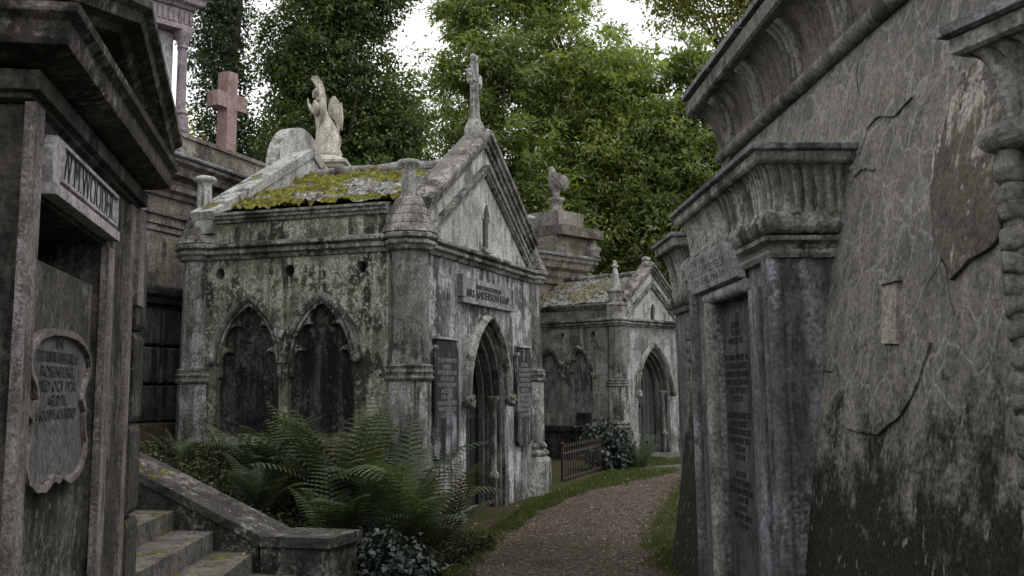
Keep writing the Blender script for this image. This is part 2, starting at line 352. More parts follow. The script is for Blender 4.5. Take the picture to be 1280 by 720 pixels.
M_plaque = stone('pale plaque', (.22, .225, .235), (.12, .12, .13), (.42, .43, .46), .3, .4, .1, .05, 0, .6, seed=29, bumpd=.004)

# ------------------------------------------------------------------ ground
def smooth(a, b, x): t = min(1, max(0, (x - a) / (b - a))); return t * t * (3 - 2 * t)
def ground_z(x, y):
    z = .10 * smooth(11, 15, y) * (1 - smooth(17, 25, y)) - .03 * smooth(20, 26, y)
    return z + .03 * noise.noise(Vector((x * .5, y * .5, 3))) + .012 * noise.noise(Vector((x * 3, y * 3, 8)))
def grid(name, xs, ys, zf, mat, keep=None):
    vs = [(x, y, zf(x, y)) for y in ys for x in xs]; n = len(xs); fs = []
    for j in range(len(ys) - 1):
        for i in range(n - 1):
            if keep is None or keep((xs[i] + xs[i + 1]) / 2, (ys[j] + ys[j + 1]) / 2): fs.append((j * n + i, j * n + i + 1, (j + 1) * n + i + 1, (j + 1) * n + i))
    mb = MB(); mb.add(vs, fs, True); return mb.build(name, mat)
def groundmat():
    m, nt, N, L = newmat('mossy earth'); g = G(nt); c = g.coord((1, 1, 1))
    n1 = g.noise(c, 2.2, 7, .65); n2 = g.noise(c, 30, 5, .7)
    a = g.mix(g.ramp(n2, .35, .65), (.018, .02, .008), (.06, .07, .022)); b = g.mix(g.ramp(n2, .35, .65), (.03, .022, .014), (.09, .07, .045))
    g.out(g.bsdf(g.mix(g.ramp(n1, .48, .62), a, b), .95, g.bump(n2, 1., .03), .1)); return m
def gravelmat():
    m, nt, N, L = newmat('brown gravel'); g = G(nt); c = g.coord((1, 1, 1))
    v = N.new('ShaderNodeTexVoronoi'); L.new(c, v.inputs['Vector']); v.inputs['Scale'].default_value = 42
    v2 = N.new('ShaderNodeTexVoronoi'); L.new(c, v2.inputs['Vector']); v2.inputs['Scale'].default_value = 95
    sp = N.new('ShaderNodeSeparateColor'); L.new(v.outputs['Color'], sp.inputs[0])
    a = g.mix(sp.outputs[0], (.048, .038, .029), (.155, .125, .10)); a = g.mix(g.ramp(sp.outputs[1], .93, .97), a, (.32, .28, .24))
    a = g.mix(g.ramp(g.noise(c, 1.5, 6, .7), .5, .68), a, (.05, .05, .022)); a = g.mix(g.ramp(v.outputs[0], .3, .75, 0, .6), a, (.02, .015, .012))
    h = g.math('ADD', g.math('MULTIPLY', v.outputs[0], -1), g.math('MULTIPLY', v2.outputs[0], -.4))
    g.out(g.bsdf(a, .95, g.bump(h, 1., .02), .2)); return m
import itertools
def axis(lo, hi, f0, f1, fine, coarse):
    a = []; x = lo
    while x < hi: a.append(x); x += fine if f0 <= x < f1 else coarse
    return a + [hi]
xs = [-120, -60, -30, -15, -10] + list(np.arange(-6, 8.01, .1)) + [10, 15, 30, 60, 120]; ys = [-60, -20, -5, 0] + list(np.arange(3, 32.01, .12)) + [36, 45, 60, 90, 140]
tag(grid('ground', xs, ys, ground_z, groundmat()), kind='structure')
PATH = [(4, -1.6, 2.4), (7, -1.0, 1.8), (9.8, -.52, 1.32), (12.3, -.22, 1.45), (14.5, .4, 1.95), (16.5, 1.1, 2.4), (18, 1.9, 2.62), (19.5, 2.55, 3.4), (21, 3.0, 4.0), (26, 4.6, 7)]
def path_edges(y):
    for (y0, a0, b0), (y1, a1, b1) in zip(PATH, PATH[1:]):
        if y0 <= y <= y1:
            t = (y - y0) / (y1 - y0); wv = .13 * noise.noise(Vector((y * 1.7, 0, 0))) + .07 * noise.noise(Vector((y * 6, 0, 0))); wv2 = .13 * noise.noise(Vector((y * 1.7, 5, 0))) + .06 * noise.noise(Vector((y * 6, 7, 0)))
            return a0 + t * (a1 - a0) + wv, b0 + t * (b1 - b0) + wv2
    return None
mb = MB(); vs = []; fs = []; NY = 220; NX = 14
for j in range(NY + 1):
    y = 4 + 21.9 * j / NY; a, b = path_edges(y)
    for i in range(NX + 1):
        x = a + (b - a) * i / NX; vs.append((x, y, ground_z(x, y) + .012 + .008 * sin(pi * i / NX)))
for j in range(NY):
    for i in range(NX): k = j * (NX + 1) + i; fs.append((k, k + 1, k + NX + 2, k + NX + 1))
mb.add(vs, fs, True); tag(mb.build('gravel_path', gravelmat()), kind='structure')

# loose stones on the gravel: uncountable
mb = MB()
for _ in range(5200):
    y = 6.5 + 15 * random.random() ** 1.5; a, b = path_edges(y); x = a + (b - a) * random.random(); r = random.uniform(.006, .016)
    z = ground_z(x, y) + .016; vs = [(x + r * cos(t + y) * random.uniform(.7, 1.2), y + r * sin(t + y), z + random.uniform(-.004, .004)) for t in (0, 1.3, 2.5, 3.8, 5.1)]
    mb.add(vs + [(x, y, z + r * .8)], [(i, (i + 1) % 5, 5) for i in range(5)])
tag(mb.build('loose_gravel', simple('pebbles', (.07, .05, .04), (.24, .19, .16), 9, .9, .002)), 'loose brown pebbles scattered over the gravel path', 'gravel', kind='stuff')

# ------------------------------------------------------------------ gothic mausoleums
MAIN = ((-1.058, 11.805), 71.74)
def rake_sweep(mb, W, foot_x, foot_z, apex_z, prof, y_map):
    mb.sweep([(foot_x, foot_z), (W / 2, apex_z), (W - foot_x, foot_z)], prof, y_map)

def tracery_loop(cx, w, z0, ztop):
    """outline of the cusped light: jambs, lower cusps, side foils, upper cusps, pointed top foil (ccw)"""
    k = w / .36; h = lambda z: ztop - (2.69 - z) * k
    half = [(1.0, h(1.93)), (.97, h(1.99)), (.85, h(2.045)), (.72, h(2.062)), (.58, h(2.05)), (.68, h(2.085)), (.85, h(2.11)), (.94, h(2.16)), (.93, h(2.22)), (.84, h(2.28)),
            (.68, h(2.325)), (.48, h(2.345)), (.32, h(2.335)), (.41, h(2.37)), (.43, h(2.41)), (.36, h(2.46)), (.22, h(2.52)), (.1, h(2.57)), (0, h(2.61))]
    right = [(cx + x * w, z) for x, z in half]; left = [(2 * cx - x, z) for x, z in right[:-1]][::-1]
    return [(cx - w, z0), (cx + w, z0)] + right + left

def hood_profile(w=.09, d=.07): return [(0, 0), (0, -d * .5), (w * .35, -d), (w * .7, -d), (w * .8, -d * .5), (w, -d * .35), (w, 0)]

def gothic_mausoleum(root, W, Lg, P):
    f, s, pier, mould, gab, rake = P['front'], P['side'], P['pier'], P['mould'], P['gable'], P['rake']
    dz = P.get('dz', 0); zc = 3.16 + dz; zt = 3.62 + dz; z0 = -.3
    # --- front wall with door opening and gable
    cx = W / 2; dw = P['door_w']; sp = 1.45; ha = P['hood_apex']
    apex = P['apex']; foot = zt - .07
    wallmb = MB(); out = [(0, z0), (W, z0), (W, zc + .1), (0, zc + .1)]
    wallmb.slab([out, arch(cx, dw, sp, ha - sp - .12, 12, z0 + .02)], XZ, 0, .32)
    wallmb.build('front_wall', f, root)
    g_ = MB(); sl = P['slit']
    g_.slab([[(0.02, zc + .1), (W - .02, zc + .1), (W - .02, foot - .05), (cx, apex - .17), (.02, foot - .05)], arch(cx + .04, sl[0], sl[2] - .19, .19, 6, sl[1])], XZ, .004, .19)
    g_.build('gable_wall', gab, root)
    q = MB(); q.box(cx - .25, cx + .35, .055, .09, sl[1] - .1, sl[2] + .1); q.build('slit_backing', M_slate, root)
    q = MB(); q.sweep(arch(cx + .04, sl[0] + .01, sl[2] - .19, .205, 6, sl[1] - .02)[::-1][1:-1], [(0, .01), (0, -.014), (.035, -.014), (.05, .01)], XZ)
    q.build('slit_surround', gab, root); q = MB(); q.box(cx + .04 - sl[0] - .03, cx + .04 + sl[0] + .03, -.03, .02, sl[1] - .06, sl[1] - .02); q.build('slit_sill', gab, root)
    # --- raking coping in two bands and inner raking moulding
    q = MB(); pr = [(-.15, .20), (-.15, -.03), (-.09, -.035), (-.085, -.07), (-.03, -.075), (-.02, -.11), (.03, -.115), (.055, -.05), (.06, .21)]
    fx = .22; fz = foot - .05 + (apex - foot - .02) * (fx + .08) / (cx + .08)
    q.sweep([(fx, fz), (cx, apex - .07), (W - fx, fz)], pr, XZ); q.build('raking_coping', rake, root)
    q = MB(); ix = P['inner_x']; ia = P['inner_apex']
    q.sweep([(ix, zc + .14), (cx, ia), (W - ix, zc + .14)], [(0, .01), (0, -.02), (.03, -.055), (.055, -.055), (.06, -.03), (.09, -.075), (.12, -.075), (.13, .01)], XZ); q.build('inner_raking_moulding', mould, root)
    # --- body: side wall with two blind lights, far wall, rear wall
    ap = P['arches']; aw = P['arch_w']; az = P['arch_z']
    sw = MB(); loops = [[(-Lg, z0), (-.01, z0), (-.01, zt), (-Lg, zt)]]
    for a in ap: loops.append(arch(-a, aw + .03, az - .75 * aw / .36, .66 * aw / .36 + .0, 9, P['panel_z0']))
    for hy in P['holes']: loops.append([(-hy + .062 * cos(t), P['hole_z'] + .07 * sin(t)) for t in np.linspace(0, 2 * pi, 12, endpoint=False)])
    sw.slab(loops, YZ, 0, .16); sw.build('side_wall', s, root)
    q = MB(); q.box(W - .25, W, .33, Lg, z0, zt); q.box(.16, W - .25, Lg - .25, Lg, z0, zt); q.build('rear_wall', s, root)
    for hy in P['holes']:
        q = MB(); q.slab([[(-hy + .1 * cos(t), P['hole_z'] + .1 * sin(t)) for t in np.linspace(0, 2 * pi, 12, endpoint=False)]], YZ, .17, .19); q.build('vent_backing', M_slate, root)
    for a in ap:
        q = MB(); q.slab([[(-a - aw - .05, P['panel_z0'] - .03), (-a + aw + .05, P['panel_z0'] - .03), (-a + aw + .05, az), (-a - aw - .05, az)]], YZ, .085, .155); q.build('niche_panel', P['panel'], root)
        q = MB(); o_ = arch(-a, aw + .027, az - .75 * aw / .36, .655 * aw / .36, 9, az - .95 * aw / .36)
        tl = tracery_loop(-a, aw - .005, az - .95 * aw / .36 + .0, az)
        # tracery plate: arch head minus cusped light
        tl2 = [p for p in tl[2:]]; head = [p for p in arch(-a, aw + .027, az - .75 * aw / .36, .655 * aw / .36, 9)]
        poly = head + [(-a + aw + .027, az - .9 * aw / .36)] + [(-a + aw - .004, az - .9 * aw / .36)] + tl2 + [(-a - aw + .004, az - .9 * aw / .36), (-a - aw - .027, az - .9 * aw / .36)]
        q.slab([poly[::-1]], YZ, .02, .084); q.sweep(arch(-a, aw - .012, az - .75 * aw / .36, .625 * aw / .36, 12), [(0, .03), (0, -.012), (.018, -.022), (.034, -.012), (.036, .03)], YZ); q.build('tracery', P['tracery'], root)
        q = MB(); q.sweep(arch(-a, aw + .035, az - .75 * aw / .36, .665 * aw / .36, 12), hood_profile(.085, .06), YZ); q.build('hood_mould', mould, root)
    bz = P['boss_z']
    pts = [ap[0] + .5 * (ap[0] - ap[1]) , (ap[0] + ap[1]) / 2, ap[1] - .5 * (ap[0] - ap[1])]
    for i, b in enumerate(pts):
        q = MB(); zz = bz + (.27 if i == 1 else 0)
        q.ball((-.05, b, zz), .062, 10, (.8, 1, 1.1), .5); q.ball((-.07, b + .03, zz + .03), .035, 8, jit=.5); q.ball((-.07, b - .03, zz - .01), .035, 8, jit=.5); q.ball((-.075, b, zz - .04), .03, 8)
        q.build('label_stop', mould, root)
    if P.get('sill'):
        for a in ap:
            q = MB(); q.box(-.05, .03, a - aw - .02, a + aw + .02, P['panel_z0'] - .13, P['panel_z0'] - .04); q.build('sill', gab, root)
    # --- cornices
    cprof = [(0, zc - .05), (.03, zc - .05), (.045, zc - .01), (.09, zc + .01), (.09, zc + .045), (.06, zc + .06), (.12, zc + .085), (.12, zc + .12), (.03, zc + .15), (0, zc + .15)]
    cp = [(n, o) for n, o in cprof]
    q = MB(); q.sweep([(0, 0.3), (0, Lg - .05)], cp, XY); q.sweep([(W - .3, 0), (.3, 0)][::-1], [(-n, o) for n, o in cp][::-1], XY); q.build('cornice', mould, root)
    q = MB(); tp = [(0, zt - .09), (.03, zt - .085), (.04, zt - .055), (.07, zt - .04), (.07, zt - .015), (.1, zt), (.1, zt + .03), (0, zt + .035)]
    q.sweep([(0, .32), (0, Lg - .12)], tp, XY); q.build('parapet_moulding', mould, root)
    q = MB(); q.add([(.03, .33, zt - .05), (.03, Lg - .33, zt - .05), (.03, Lg - .33, zt + .05), (.03, .33, zt + .05), (.4, .33, zt - .05), (.4, Lg - .33, zt - .05), (.4, Lg - .33, zt + .12), (.4, .33, zt + .12)], [(0, 3, 2, 1), (4, 5, 6, 7), (3, 7, 6, 2), (0, 4, 7, 3), (1, 2, 6, 5), (0, 1, 5, 4)]); q.build('eave_fillet', mould, root)
    # --- octagonal piers
    for i, (px, py) in enumerate([(.13, .13), (W - .13, .13), (.13, Lg - .06)]):
        a = .212
        q = MB(); q.octo(px, py, [(a + .015, z0), (a + .015, 1.70 + dz), (a, 1.72 + dz), (a - .02, zc - .04)]); q.build('pier_shaft', pier, root)
        q = MB(); q.octo(px, py, [(a, 1.69 + dz), (a + .035, 1.70 + dz), (a + .05, 1.725 + dz), (a + .03, 1.75 + dz), (a + .035, 1.775 + dz), (a + .045, 1.79 + dz), (a + .03, 1.815 + dz), (a + .03, 1.835 + dz), (a + .04, 1.855 + dz), (a - .01, 1.88 + dz)]); q.build('pier_collar', mould, root)
        q = MB(); q.octo(px, py, [(a + .1, z0), (a + .1, .58), (a + .085, .62), (a + .04, .64), (a + .075, .68), (a + .06, .72), (a + .025, .74), (a + .05, .78), (a + .03, .82), (a, .85)]); q.build('pier_base', mould, root)
        q = MB(); q.octo(px, py, [(a - .02, zc - .06), (a + .03, zc - .04), (a + .05, zc), (a + .075, zc + .02), (a + .075, zc + .05), (a + .05, zc + .065), (a + .095, zc + .09), (a + .095, zc + .125), (a + .05, zc + .16)]); q.build('pier_cornice', mould, root)
        if P['pin'] == 'chimney':
            q = MB()
            for j in range(4):
                t0, t1 = j / 4, (j + 1) / 4; rr = lambda t: .285 - .16 * t ** .9
                q.octo(px, py, [(rr(t0) + .012, zc + .15 + .4 * t0), (rr(t1) + .02, zc + .15 + .4 * t1 - .012), (rr(t1) + .003, zc + .15 + .4 * t1)])
            q.build('broach', rake, root)
            q = MB(); z = zc + .54; px2 = px + (.11 if i == 1 else 0); q.lathe(px2, py, [(.12, z - .03), (.098, z), (.09, z + .04), (.082, z + .3), (.085, z + .36), (.13, z + .385), (.137, z + .41), (.12, z + .435), (.06, z + .45)], 18); q.build('chimney_finial', gab, root)
        else:
            q = MB(); z = zc + .15; q.octo(px, py, [(.27, z), (.25, z + .1), (.25, z + .26), (.27, z + .28), (.27, z + .31), (.17, z + .36), (.16, z + .58), (.19, z + .6), (.19, z + .64), (.14, z + .68)])
            q.build('pinnacle_block', rake, root)
            q = MB(); q.octo(px, py, [(.125, z + .66), (.05, z + 1.15), (.04, z + 1.17), (.075, z + 1.2), (.08, z + 1.24), (.04, z + 1.27), (.05, z + 1.3), (.02, z + 1.36)]); q.build('pinnacle_spire', gab, root)
    # --- roof slopes: uneven mossed slates
    for side in (0, 1):
        mbx = MB(); nu, nv = 90, 150; vs = []; ms = []
        e0 = (.04, zt + .04); e1 = (cx, P['ridge'])
        for i in range(nu + 1):
            t = i / nu
            for j in range(nv + 1):
                y = .15 + (Lg - .23) * j / nv; x = e0[0] + (e1[0] - e0[0]) * t; z = e0[1] + (e1[1] - e0[1]) * t
                p = Vector((x * 2.1 + side * 9, y * 2.1, P['seed']))
                mo = .44 + .42 * noise.fractal(Vector((x * 3.0 + side * 7, y * 1.25, P['seed'])), 1.0, 2.0, 4) * 1.9 + .28 * noise.noise(Vector((y * .7, t * 3.2, P['seed'] + 4)))
                mo += .14 * (sin(t * 19 + 1.2 * noise.noise(p)) > .2) - (0.16 if t > .93 else 0)
                crs = (t * 9) % 1.; z += .03 * (1 - crs) + .03 * noise.noise(p * 2) + (.06 * max(0, min(1, (mo - .4) * 4)) * (.6 + .9 * noise.noise(p * 7) + .6 * noise.noise(p * 17)))
                if side: x = W - x
                vs.append((x, y, z)); ms.append(max(0, min(1, mo)))
        fs = []
        for i in range(nu):
            for j in range(nv): k = i * (nv + 1) + j; fs.append((k, k + nv + 1, k + nv + 2, k + 1) if not side else (k, k + 1, k + nv + 2, k + nv + 1))
        mbx.add(vs, fs, True); o = mbx.build('roof', P['roof'], root)
        at = o.data.attributes.new('moss', 'FLOAT', 'POINT'); at.data.foreach_set('value', ms)
    q = MB(); pts = [(cx, .3 + (Lg - .4) * i / 10, P['ridge'] + .045 + .012 * sin(i * 2.1)) for i in range(11)]; q.tube(pts, .065, 8); q.build('ridge_roll', mould, root)
    # --- rear gable coping
    ra = P['rear_apex']
    q = MB(); q.slab([[(-.08, zt - .2), (W + .08, zt - .2), (W + .08, zt - .02), (cx, ra), (-.08, zt - .02)]], XZ, Lg - .32, Lg - .08)
    q.sweep([(-.1, zt - .0), (cx, ra + .02), (W + .1, zt - .0)], [(-.05, Lg - .35), (.06, Lg - .36), (.06, Lg - .04), (-.05, Lg - .05)], XZ)
    q.build('rear_gable_coping', gab, root)
    # --- door: stepped orders, door leaf, shafts
    q = MB()
    for k, (d0, d1, wa, wb) in enumerate([(.04, .12, dw + .12, dw - .07), (.13, .22, dw + .02, dw - .13), (.23, .31, dw, dw - .19)]):
        hh = lambda ww: (ha - sp - .12) * (ww / dw) ** .8
        q.slab([arch(cx, wa, sp, hh(wa), 12, z0 + .01), arch(cx, wb, sp, hh(wb), 12, z0 + .03)], XZ, d0 + (0 if k else .0), d1)
    if P.get('inner_orders', True): q.build('door_orders', P['orders'], root)
    q = MB(); q.sweep(arch(cx, dw + .01, sp, ha - sp - .1, 14), hood_profile(.11, .1), XZ); q.build('door_hood_mould', mould, root)
    for sgn in (-1, 1):
        q = MB(); bx = cx + sgn * (dw + .06); q.ball((bx, -.07, sp), .075, 10, (1, .9, 1.15), .5)
        for t in range(5): q.ball((bx + .05 * cos(t * 1.26), -.11, sp + .055 * sin(t * 1.26)), .034, 8)
        q.build('door_label_stop', mould, root)
        q = MB(); sx = cx + sgn * (dw - .1)
        q.lathe(sx, .125, [(.05, z0), (.05, .42), (.085, .45), (.08, .5), (.055, .53), (.045, .56), (.045, sp - .1), (.06, sp - .08), (.05, sp - .05), (.085, sp + .02), (.09, sp + .05), (.07, sp + .06)], 12); q.build('door_shaft', pier, root)
    dm = MB(); wd = dw - .14; dm.slab([arch(cx, wd, sp, (ha - sp - .12) * .85, 12, z0)], XZ, .34, .40)
    d = dm.build('door', P['door'], root)
    q = MB()
    for k in range(7):
        x = cx - wd + .06 + k * (2 * wd - .12) / 6; q.box(x - .008, x + .008, .328, .341, .5, sp + .05 + .5 * (1 - abs(x - cx) / wd))
    q.box(cx - wd, cx + wd, .325, .342, .52, .6); q.box(cx - wd, cx + wd, .325, .342, 1.22, 1.28); q.box(cx - .03, cx + .03, .32, .342, -.1, ha - .5); q.build('door_ribs', P['door'], d)
    q = MB(); q.lathe(0, 0, [(.0, -.01), (.045, 0), (.03, .02), (.02, .05)], 10); 
    h = q.build('door_knob', M_iron, d, (cx - .16, .32, 1.16)); h.rotation_euler = (R(90), 0, 0)
    q = MB(); q.box(cx - dw + .05, cx + dw - .05, -.22 if P.get('step') else .3, .6, z0, .02 if P.get('step') else .12); q.build('threshold', mould, root)
    # --- finial
    if P['finial'] == 'cross':
        q = MB(); z = apex; y = .13
        q.octo(cx, y, [(.11, z - .16), (.13, z + .0), (.1, z + .08), (.075, z + .12), (.062, z + .2), (.055, z + .55), (.05, z + .6)])
        zc2 = z + .68
        q.box(cx - .05, cx + .05, y - .045, y + .045, z + .5, z + .9); q.box(cx - .22, cx + .22, y - .045, y + .045, zc2 - .05, zc2 + .045)
        for dx_, dz_ in ((-.24, 0), (.24, 0), (0, .25)):
            for a_, b_ in ((0, 0), (.05, .045), (-.05, .045)) if dz_ else ((0, 0), (-.02 if dx_ > 0 else .02, .06), (-.02 if dx_ > 0 else .02, -.06)):
                q.ball((cx + dx_ + a_, y, zc2 + dz_ + b_), .05, 9, (1, .9, 1), .3)
        for a_ in (.14, -.14): q.ball((cx + a_ * .6, y, zc2 - .13), .045, 9, (.8, .8, 1.3)); 
        for t in range(4): a_ = pi / 4 + t * pi / 2; q.ball((cx + .11 * cos(a_), y, zc2 + .11 * sin(a_)), .04, 8)
        q.v = [(cx + (v_[0] - cx) * .8, v_[1], v_[2]) for v_ in q.v]; q.build('finial_cross', gab, root)
    else:
        q = MB(); q.octo(cx, .12, [(.1, apex - .16), (.11, apex - .02), (.06, apex + .02), (.1, apex + .05), (.1, apex + .1), (.05, apex + .13)]); q.build('gable_finial', gab, root)

main = thing('gothic_mausoleum', 'nearer gothic mausoleum with mossy roof, blackened arched niches and a cross on its gable', 'mausoleum', (*MAIN[0], 0), MAIN[1])
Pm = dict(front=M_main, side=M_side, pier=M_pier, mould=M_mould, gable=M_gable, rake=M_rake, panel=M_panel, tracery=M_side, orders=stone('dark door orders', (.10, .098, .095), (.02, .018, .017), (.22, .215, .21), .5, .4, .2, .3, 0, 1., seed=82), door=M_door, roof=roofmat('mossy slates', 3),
          door_w=.72, hood_apex=2.55, apex=4.97, slit=(.105, 3.40, 3.95), inner_x=.41, inner_apex=4.34, arches=(2.055, 1.13), arch_w=.375, arch_z=2.70, panel_z0=1.14,
          holes=(2.446, 1.54, .641), hole_z=2.95, boss_z=1.97, pin='chimney', ridge=4.5, rear_apex=4.82, finial='cross', seed=3.3, sill=True)
gothic_mausoleum(main, 4.5, 2.84, Pm)
# round-headed slab standing at the rear gable
q = MB(); pts = [(2.47 + .66 * cos(t), 4.60 + .66 * sin(t)) for t in np.linspace(0, pi, 22)] + [(1.81, 3.6), (3.13, 3.6)]
q.slab([pts], XZ, 2.79, 2.98);
q.build('round_headed_gable_slab', M_gable, main)
# name plaque
q = MB(); q.box(1.30, 3.22, -.05, .01, 2.665, 2.945); q.box(1.27, 1.36, -.07, .01, 2.70, 2.97); q.box(3.17, 3.26, -.07, .01, 2.64, 2.92); q.box(1.27, 3.25, -.075, .01, 2.63, 2.664)
pq = q.build('name_plaque', stone('grey name plaque', (.2, .2, .215), (.06, .06, .065), (.36, .36, .4), .4, .5, .1, .1, 0, .7, seed=71, bumpd=.004), main)
lettering([('FAMILY MAUSOLEUM OF', .055), ('MRS ANDERSON KEMP', .10)], 1.6, pq, M_ink, (2.25, -.052, 2.83), .115, widths=[.95, 1.62], bold=.0015)
# side tablets beside the door
for k, (x0, x1, mt) in enumerate(((.42, 1.16, M_slate2), (3.36, 4.02, M_slate2))):
    q = MB(); c_ = .055; pts = [(x0, .9), (x0 + .08, .84), (x0 + .2, .82), (x1 - .2, .82), (x1 - .08, .84), (x1, .9), (x1, 2.04), (x1 - c_, 2.1), (x1 - c_, 2.16), (x0 + c_, 2.16), (x0 + c_, 2.1), (x0, 2.04)]
    q.slab([pts], XZ, -.055, .01); tb = q.build('memorial_tablet', mt, main); tb['label'] = 'black slate memorial tablet left of the door' if k == 0 else 'black slate memorial tablet right of the door'
    q = MB(); q.box(x0 + .04, x1 - .04, -.075, .0, 2.162, 2.19); q.ball((x0, -.07, 2.06), .032, 8); q.ball((x0 + .08, -.07, 2.2), .02, 8); q.build('tablet_cap', M_gable, tb)
    lines = ['TO THE MEMORY OF', 'JAMES', 'WHO DEPARTED THIS', 'LIFE IN HIS', 'IN HIS 67 YEAR', 'ALSO OF', 'HIS WIFE', 'ANN ANDERSON', 'WHO DIED IN', 'LONDON'] if k == 0 else ['SACRED', 'TO THE MEMORY OF', 'WILLIAM KEMP', 'WHO DIED', 'IN HIS 72 YEAR', 'ALSO OF', 'HIS BELOVED WIFE', 'WHO DIED', 'IN LONDON', 'AND OF THEIR', 'CHILDREN']
    lettering(lines, (x1 - x0) * .78, tb, M_pale_ink, ((x0 + x1) / 2, -.057, 1.9), .068)

second = thing('gothic_mausoleum', 'farther and smaller grey gothic mausoleum with pinnacles and pale cusped niches, beyond the railing', 'mausoleum', (2.45, 25.6, 0), 51)
Ps = dict(Pm); Ps.update(front=stone('second front stone', (.22, .216, .214), (.05, .048, .046), (.4, .4, .42), .42, .55, .2, .2, .2, 1., seed=31, bevel=0), side=stone('second side stone', (.2, .19, .16), (.06, .055, .05), (.38, .37, .34), .4, .5, .5, .6, .4, .7, seed=32, bevel=0),
          panel=stone('pale niche stone', (.17, .17, .175), (.03, .03, .03), (.3, .3, .32), .5, .5, .2, .1, 0, .5, seed=33, bevel=0), roof=roofmat('slates with little moss', 9, .45), door=simple('verdigris door', (.02, .024, .022), (.06, .068, .062), 5, .6, .004, .3, 0, (4, 4, .6)),
          door_w=.72, hood_apex=2.66, apex=4.66, dz=-.08, slit=(.09, 3.12, 3.62), inner_x=.36, inner_apex=4.0, arches=(2.05, 1.15), arch_w=.36, arch_z=2.6, panel_z0=1.0, holes=(2.5, 1.62, .72), hole_z=2.86, boss_z=1.9,
          pin='pinnacle', ridge=4.34, rear_apex=4.5, finial='knob', seed=8.1, step=True, sill=False)
gothic_mausoleum(second, 3.0, 3.3, Ps)
q = MB(); q.box(.45, 3.6, -.95, -.1, -.3, .03); q.build('door_step', M_step, second)
q = MB(); q.box(-.62, .0, .5, 2.6, -.2, .62); q.box(-.7, .02, .42, 2.68, .62, .72); q.box(-.28, -.02, .8, 1.05, .72, 1.02); q.build('table_ledge', M_panel, second)

# ------------------------------------------------------------------ left classical tomb
LO, LA = (-1.81, 5.2), 100.2
M_recess_dark = stone('near-black recess stone', (.03, .027, .024), (.008, .007, .006), (.06, .055, .05), .5, .2, 0, .1, 0, .3, seed=93)  # near-black stone colour used only for the head of the door recess
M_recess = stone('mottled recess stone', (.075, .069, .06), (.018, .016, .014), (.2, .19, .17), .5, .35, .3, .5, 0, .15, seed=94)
left = thing('classical_tomb', 'dark classical tomb at the left with heavy pediment and framed name sign over its doorway', 'tomb', (*LO, 0), LA)
q = MB(); q.box(-1.95, -.74, .30, .5, 2.0, 2.6); q.build('recess_head', M_recess_dark, left); q = MB(); q.box(-1.95, -.74, .03, .29, -.3, 2.03); q.build('recess_wall', M_recess, left)
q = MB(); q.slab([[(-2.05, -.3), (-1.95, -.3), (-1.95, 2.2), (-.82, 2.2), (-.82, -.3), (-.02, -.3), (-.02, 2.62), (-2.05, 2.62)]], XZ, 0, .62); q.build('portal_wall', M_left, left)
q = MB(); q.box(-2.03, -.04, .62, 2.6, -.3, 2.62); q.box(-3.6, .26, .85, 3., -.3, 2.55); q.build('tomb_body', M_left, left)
for x0, x1 in ((-2.085, -1.965), (-.83, -.69)):
    q = MB(); q.box(x0, x1, -.03, .0, -.3, 2.46 if x0 < -1 else 2.19); q.build('pilaster', M_leftp, left)
q = MB(); q.box(-.66, -.32, -.014, .02, -.3, 2.3); q.build('jamb_panel', M_left, left)
q = MB(); q.box(-.32, -.2, -.03, .0, -.3, 2.45); q.box(-.2, -.02, -.05, .0, 2.0, 2.45); q.build('outer_pilaster', M_leftp, left)
zz = -.3; k = 0
while zz < 1.98:
    hh = .42 if zz > -.2 else .5; q = MB(); j = .02 * noise.noise(Vector((zz * 5, 0, 0)))
    x1 = .10 + j + .02 * max(0, 1.2 - zz); vs = []
    q.sweep([(-.19, -.045 + j), (x1, -.045 + j), (x1, .6)], [(-.03, zz + .012), (.0, zz + .012), (.0, zz + .012), (-.0, zz + .03), (-.0, zz + hh - .04), (-.03, zz + hh - .012)][:0] or [(.1, zz + .01), (.012, zz + .01), (0, zz + .035), (0, zz + hh - .035), (.012, zz + hh - .01), (.1, zz + hh - .01)], XY)
    q.build('rusticated_block', M_left, left); zz += hh; k += 1
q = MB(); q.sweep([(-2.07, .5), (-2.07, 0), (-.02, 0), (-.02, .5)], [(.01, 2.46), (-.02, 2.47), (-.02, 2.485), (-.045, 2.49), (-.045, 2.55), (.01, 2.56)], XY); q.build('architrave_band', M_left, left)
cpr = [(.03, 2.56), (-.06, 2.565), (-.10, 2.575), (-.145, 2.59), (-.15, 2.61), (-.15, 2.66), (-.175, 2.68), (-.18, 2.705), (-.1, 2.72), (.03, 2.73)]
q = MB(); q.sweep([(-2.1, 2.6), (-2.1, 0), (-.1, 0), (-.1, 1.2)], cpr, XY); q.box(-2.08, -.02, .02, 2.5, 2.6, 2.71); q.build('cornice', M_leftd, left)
q = MB(); q.slab([[(-2.05, 2.7), (-.03, 2.7), (-1.04, 2.98)]], XZ, .05, .4); q.build('tympanum', M_left, left)
rp = [(-.02, .4), (-.02, .02), (.02, 0), (.03, -.07), (.06, -.09), (.07, -.15), (.11, -.16), (.13, -.19), (.16, -.19), (.18, -.1), (.18, .4)]
q = MB(); q.sweep([(-2.24, 2.655), (-1.04, 2.99), (.06, 2.69)], rp, XZ); q.build('raking_cornice', M_leftd, left)
q = MB()
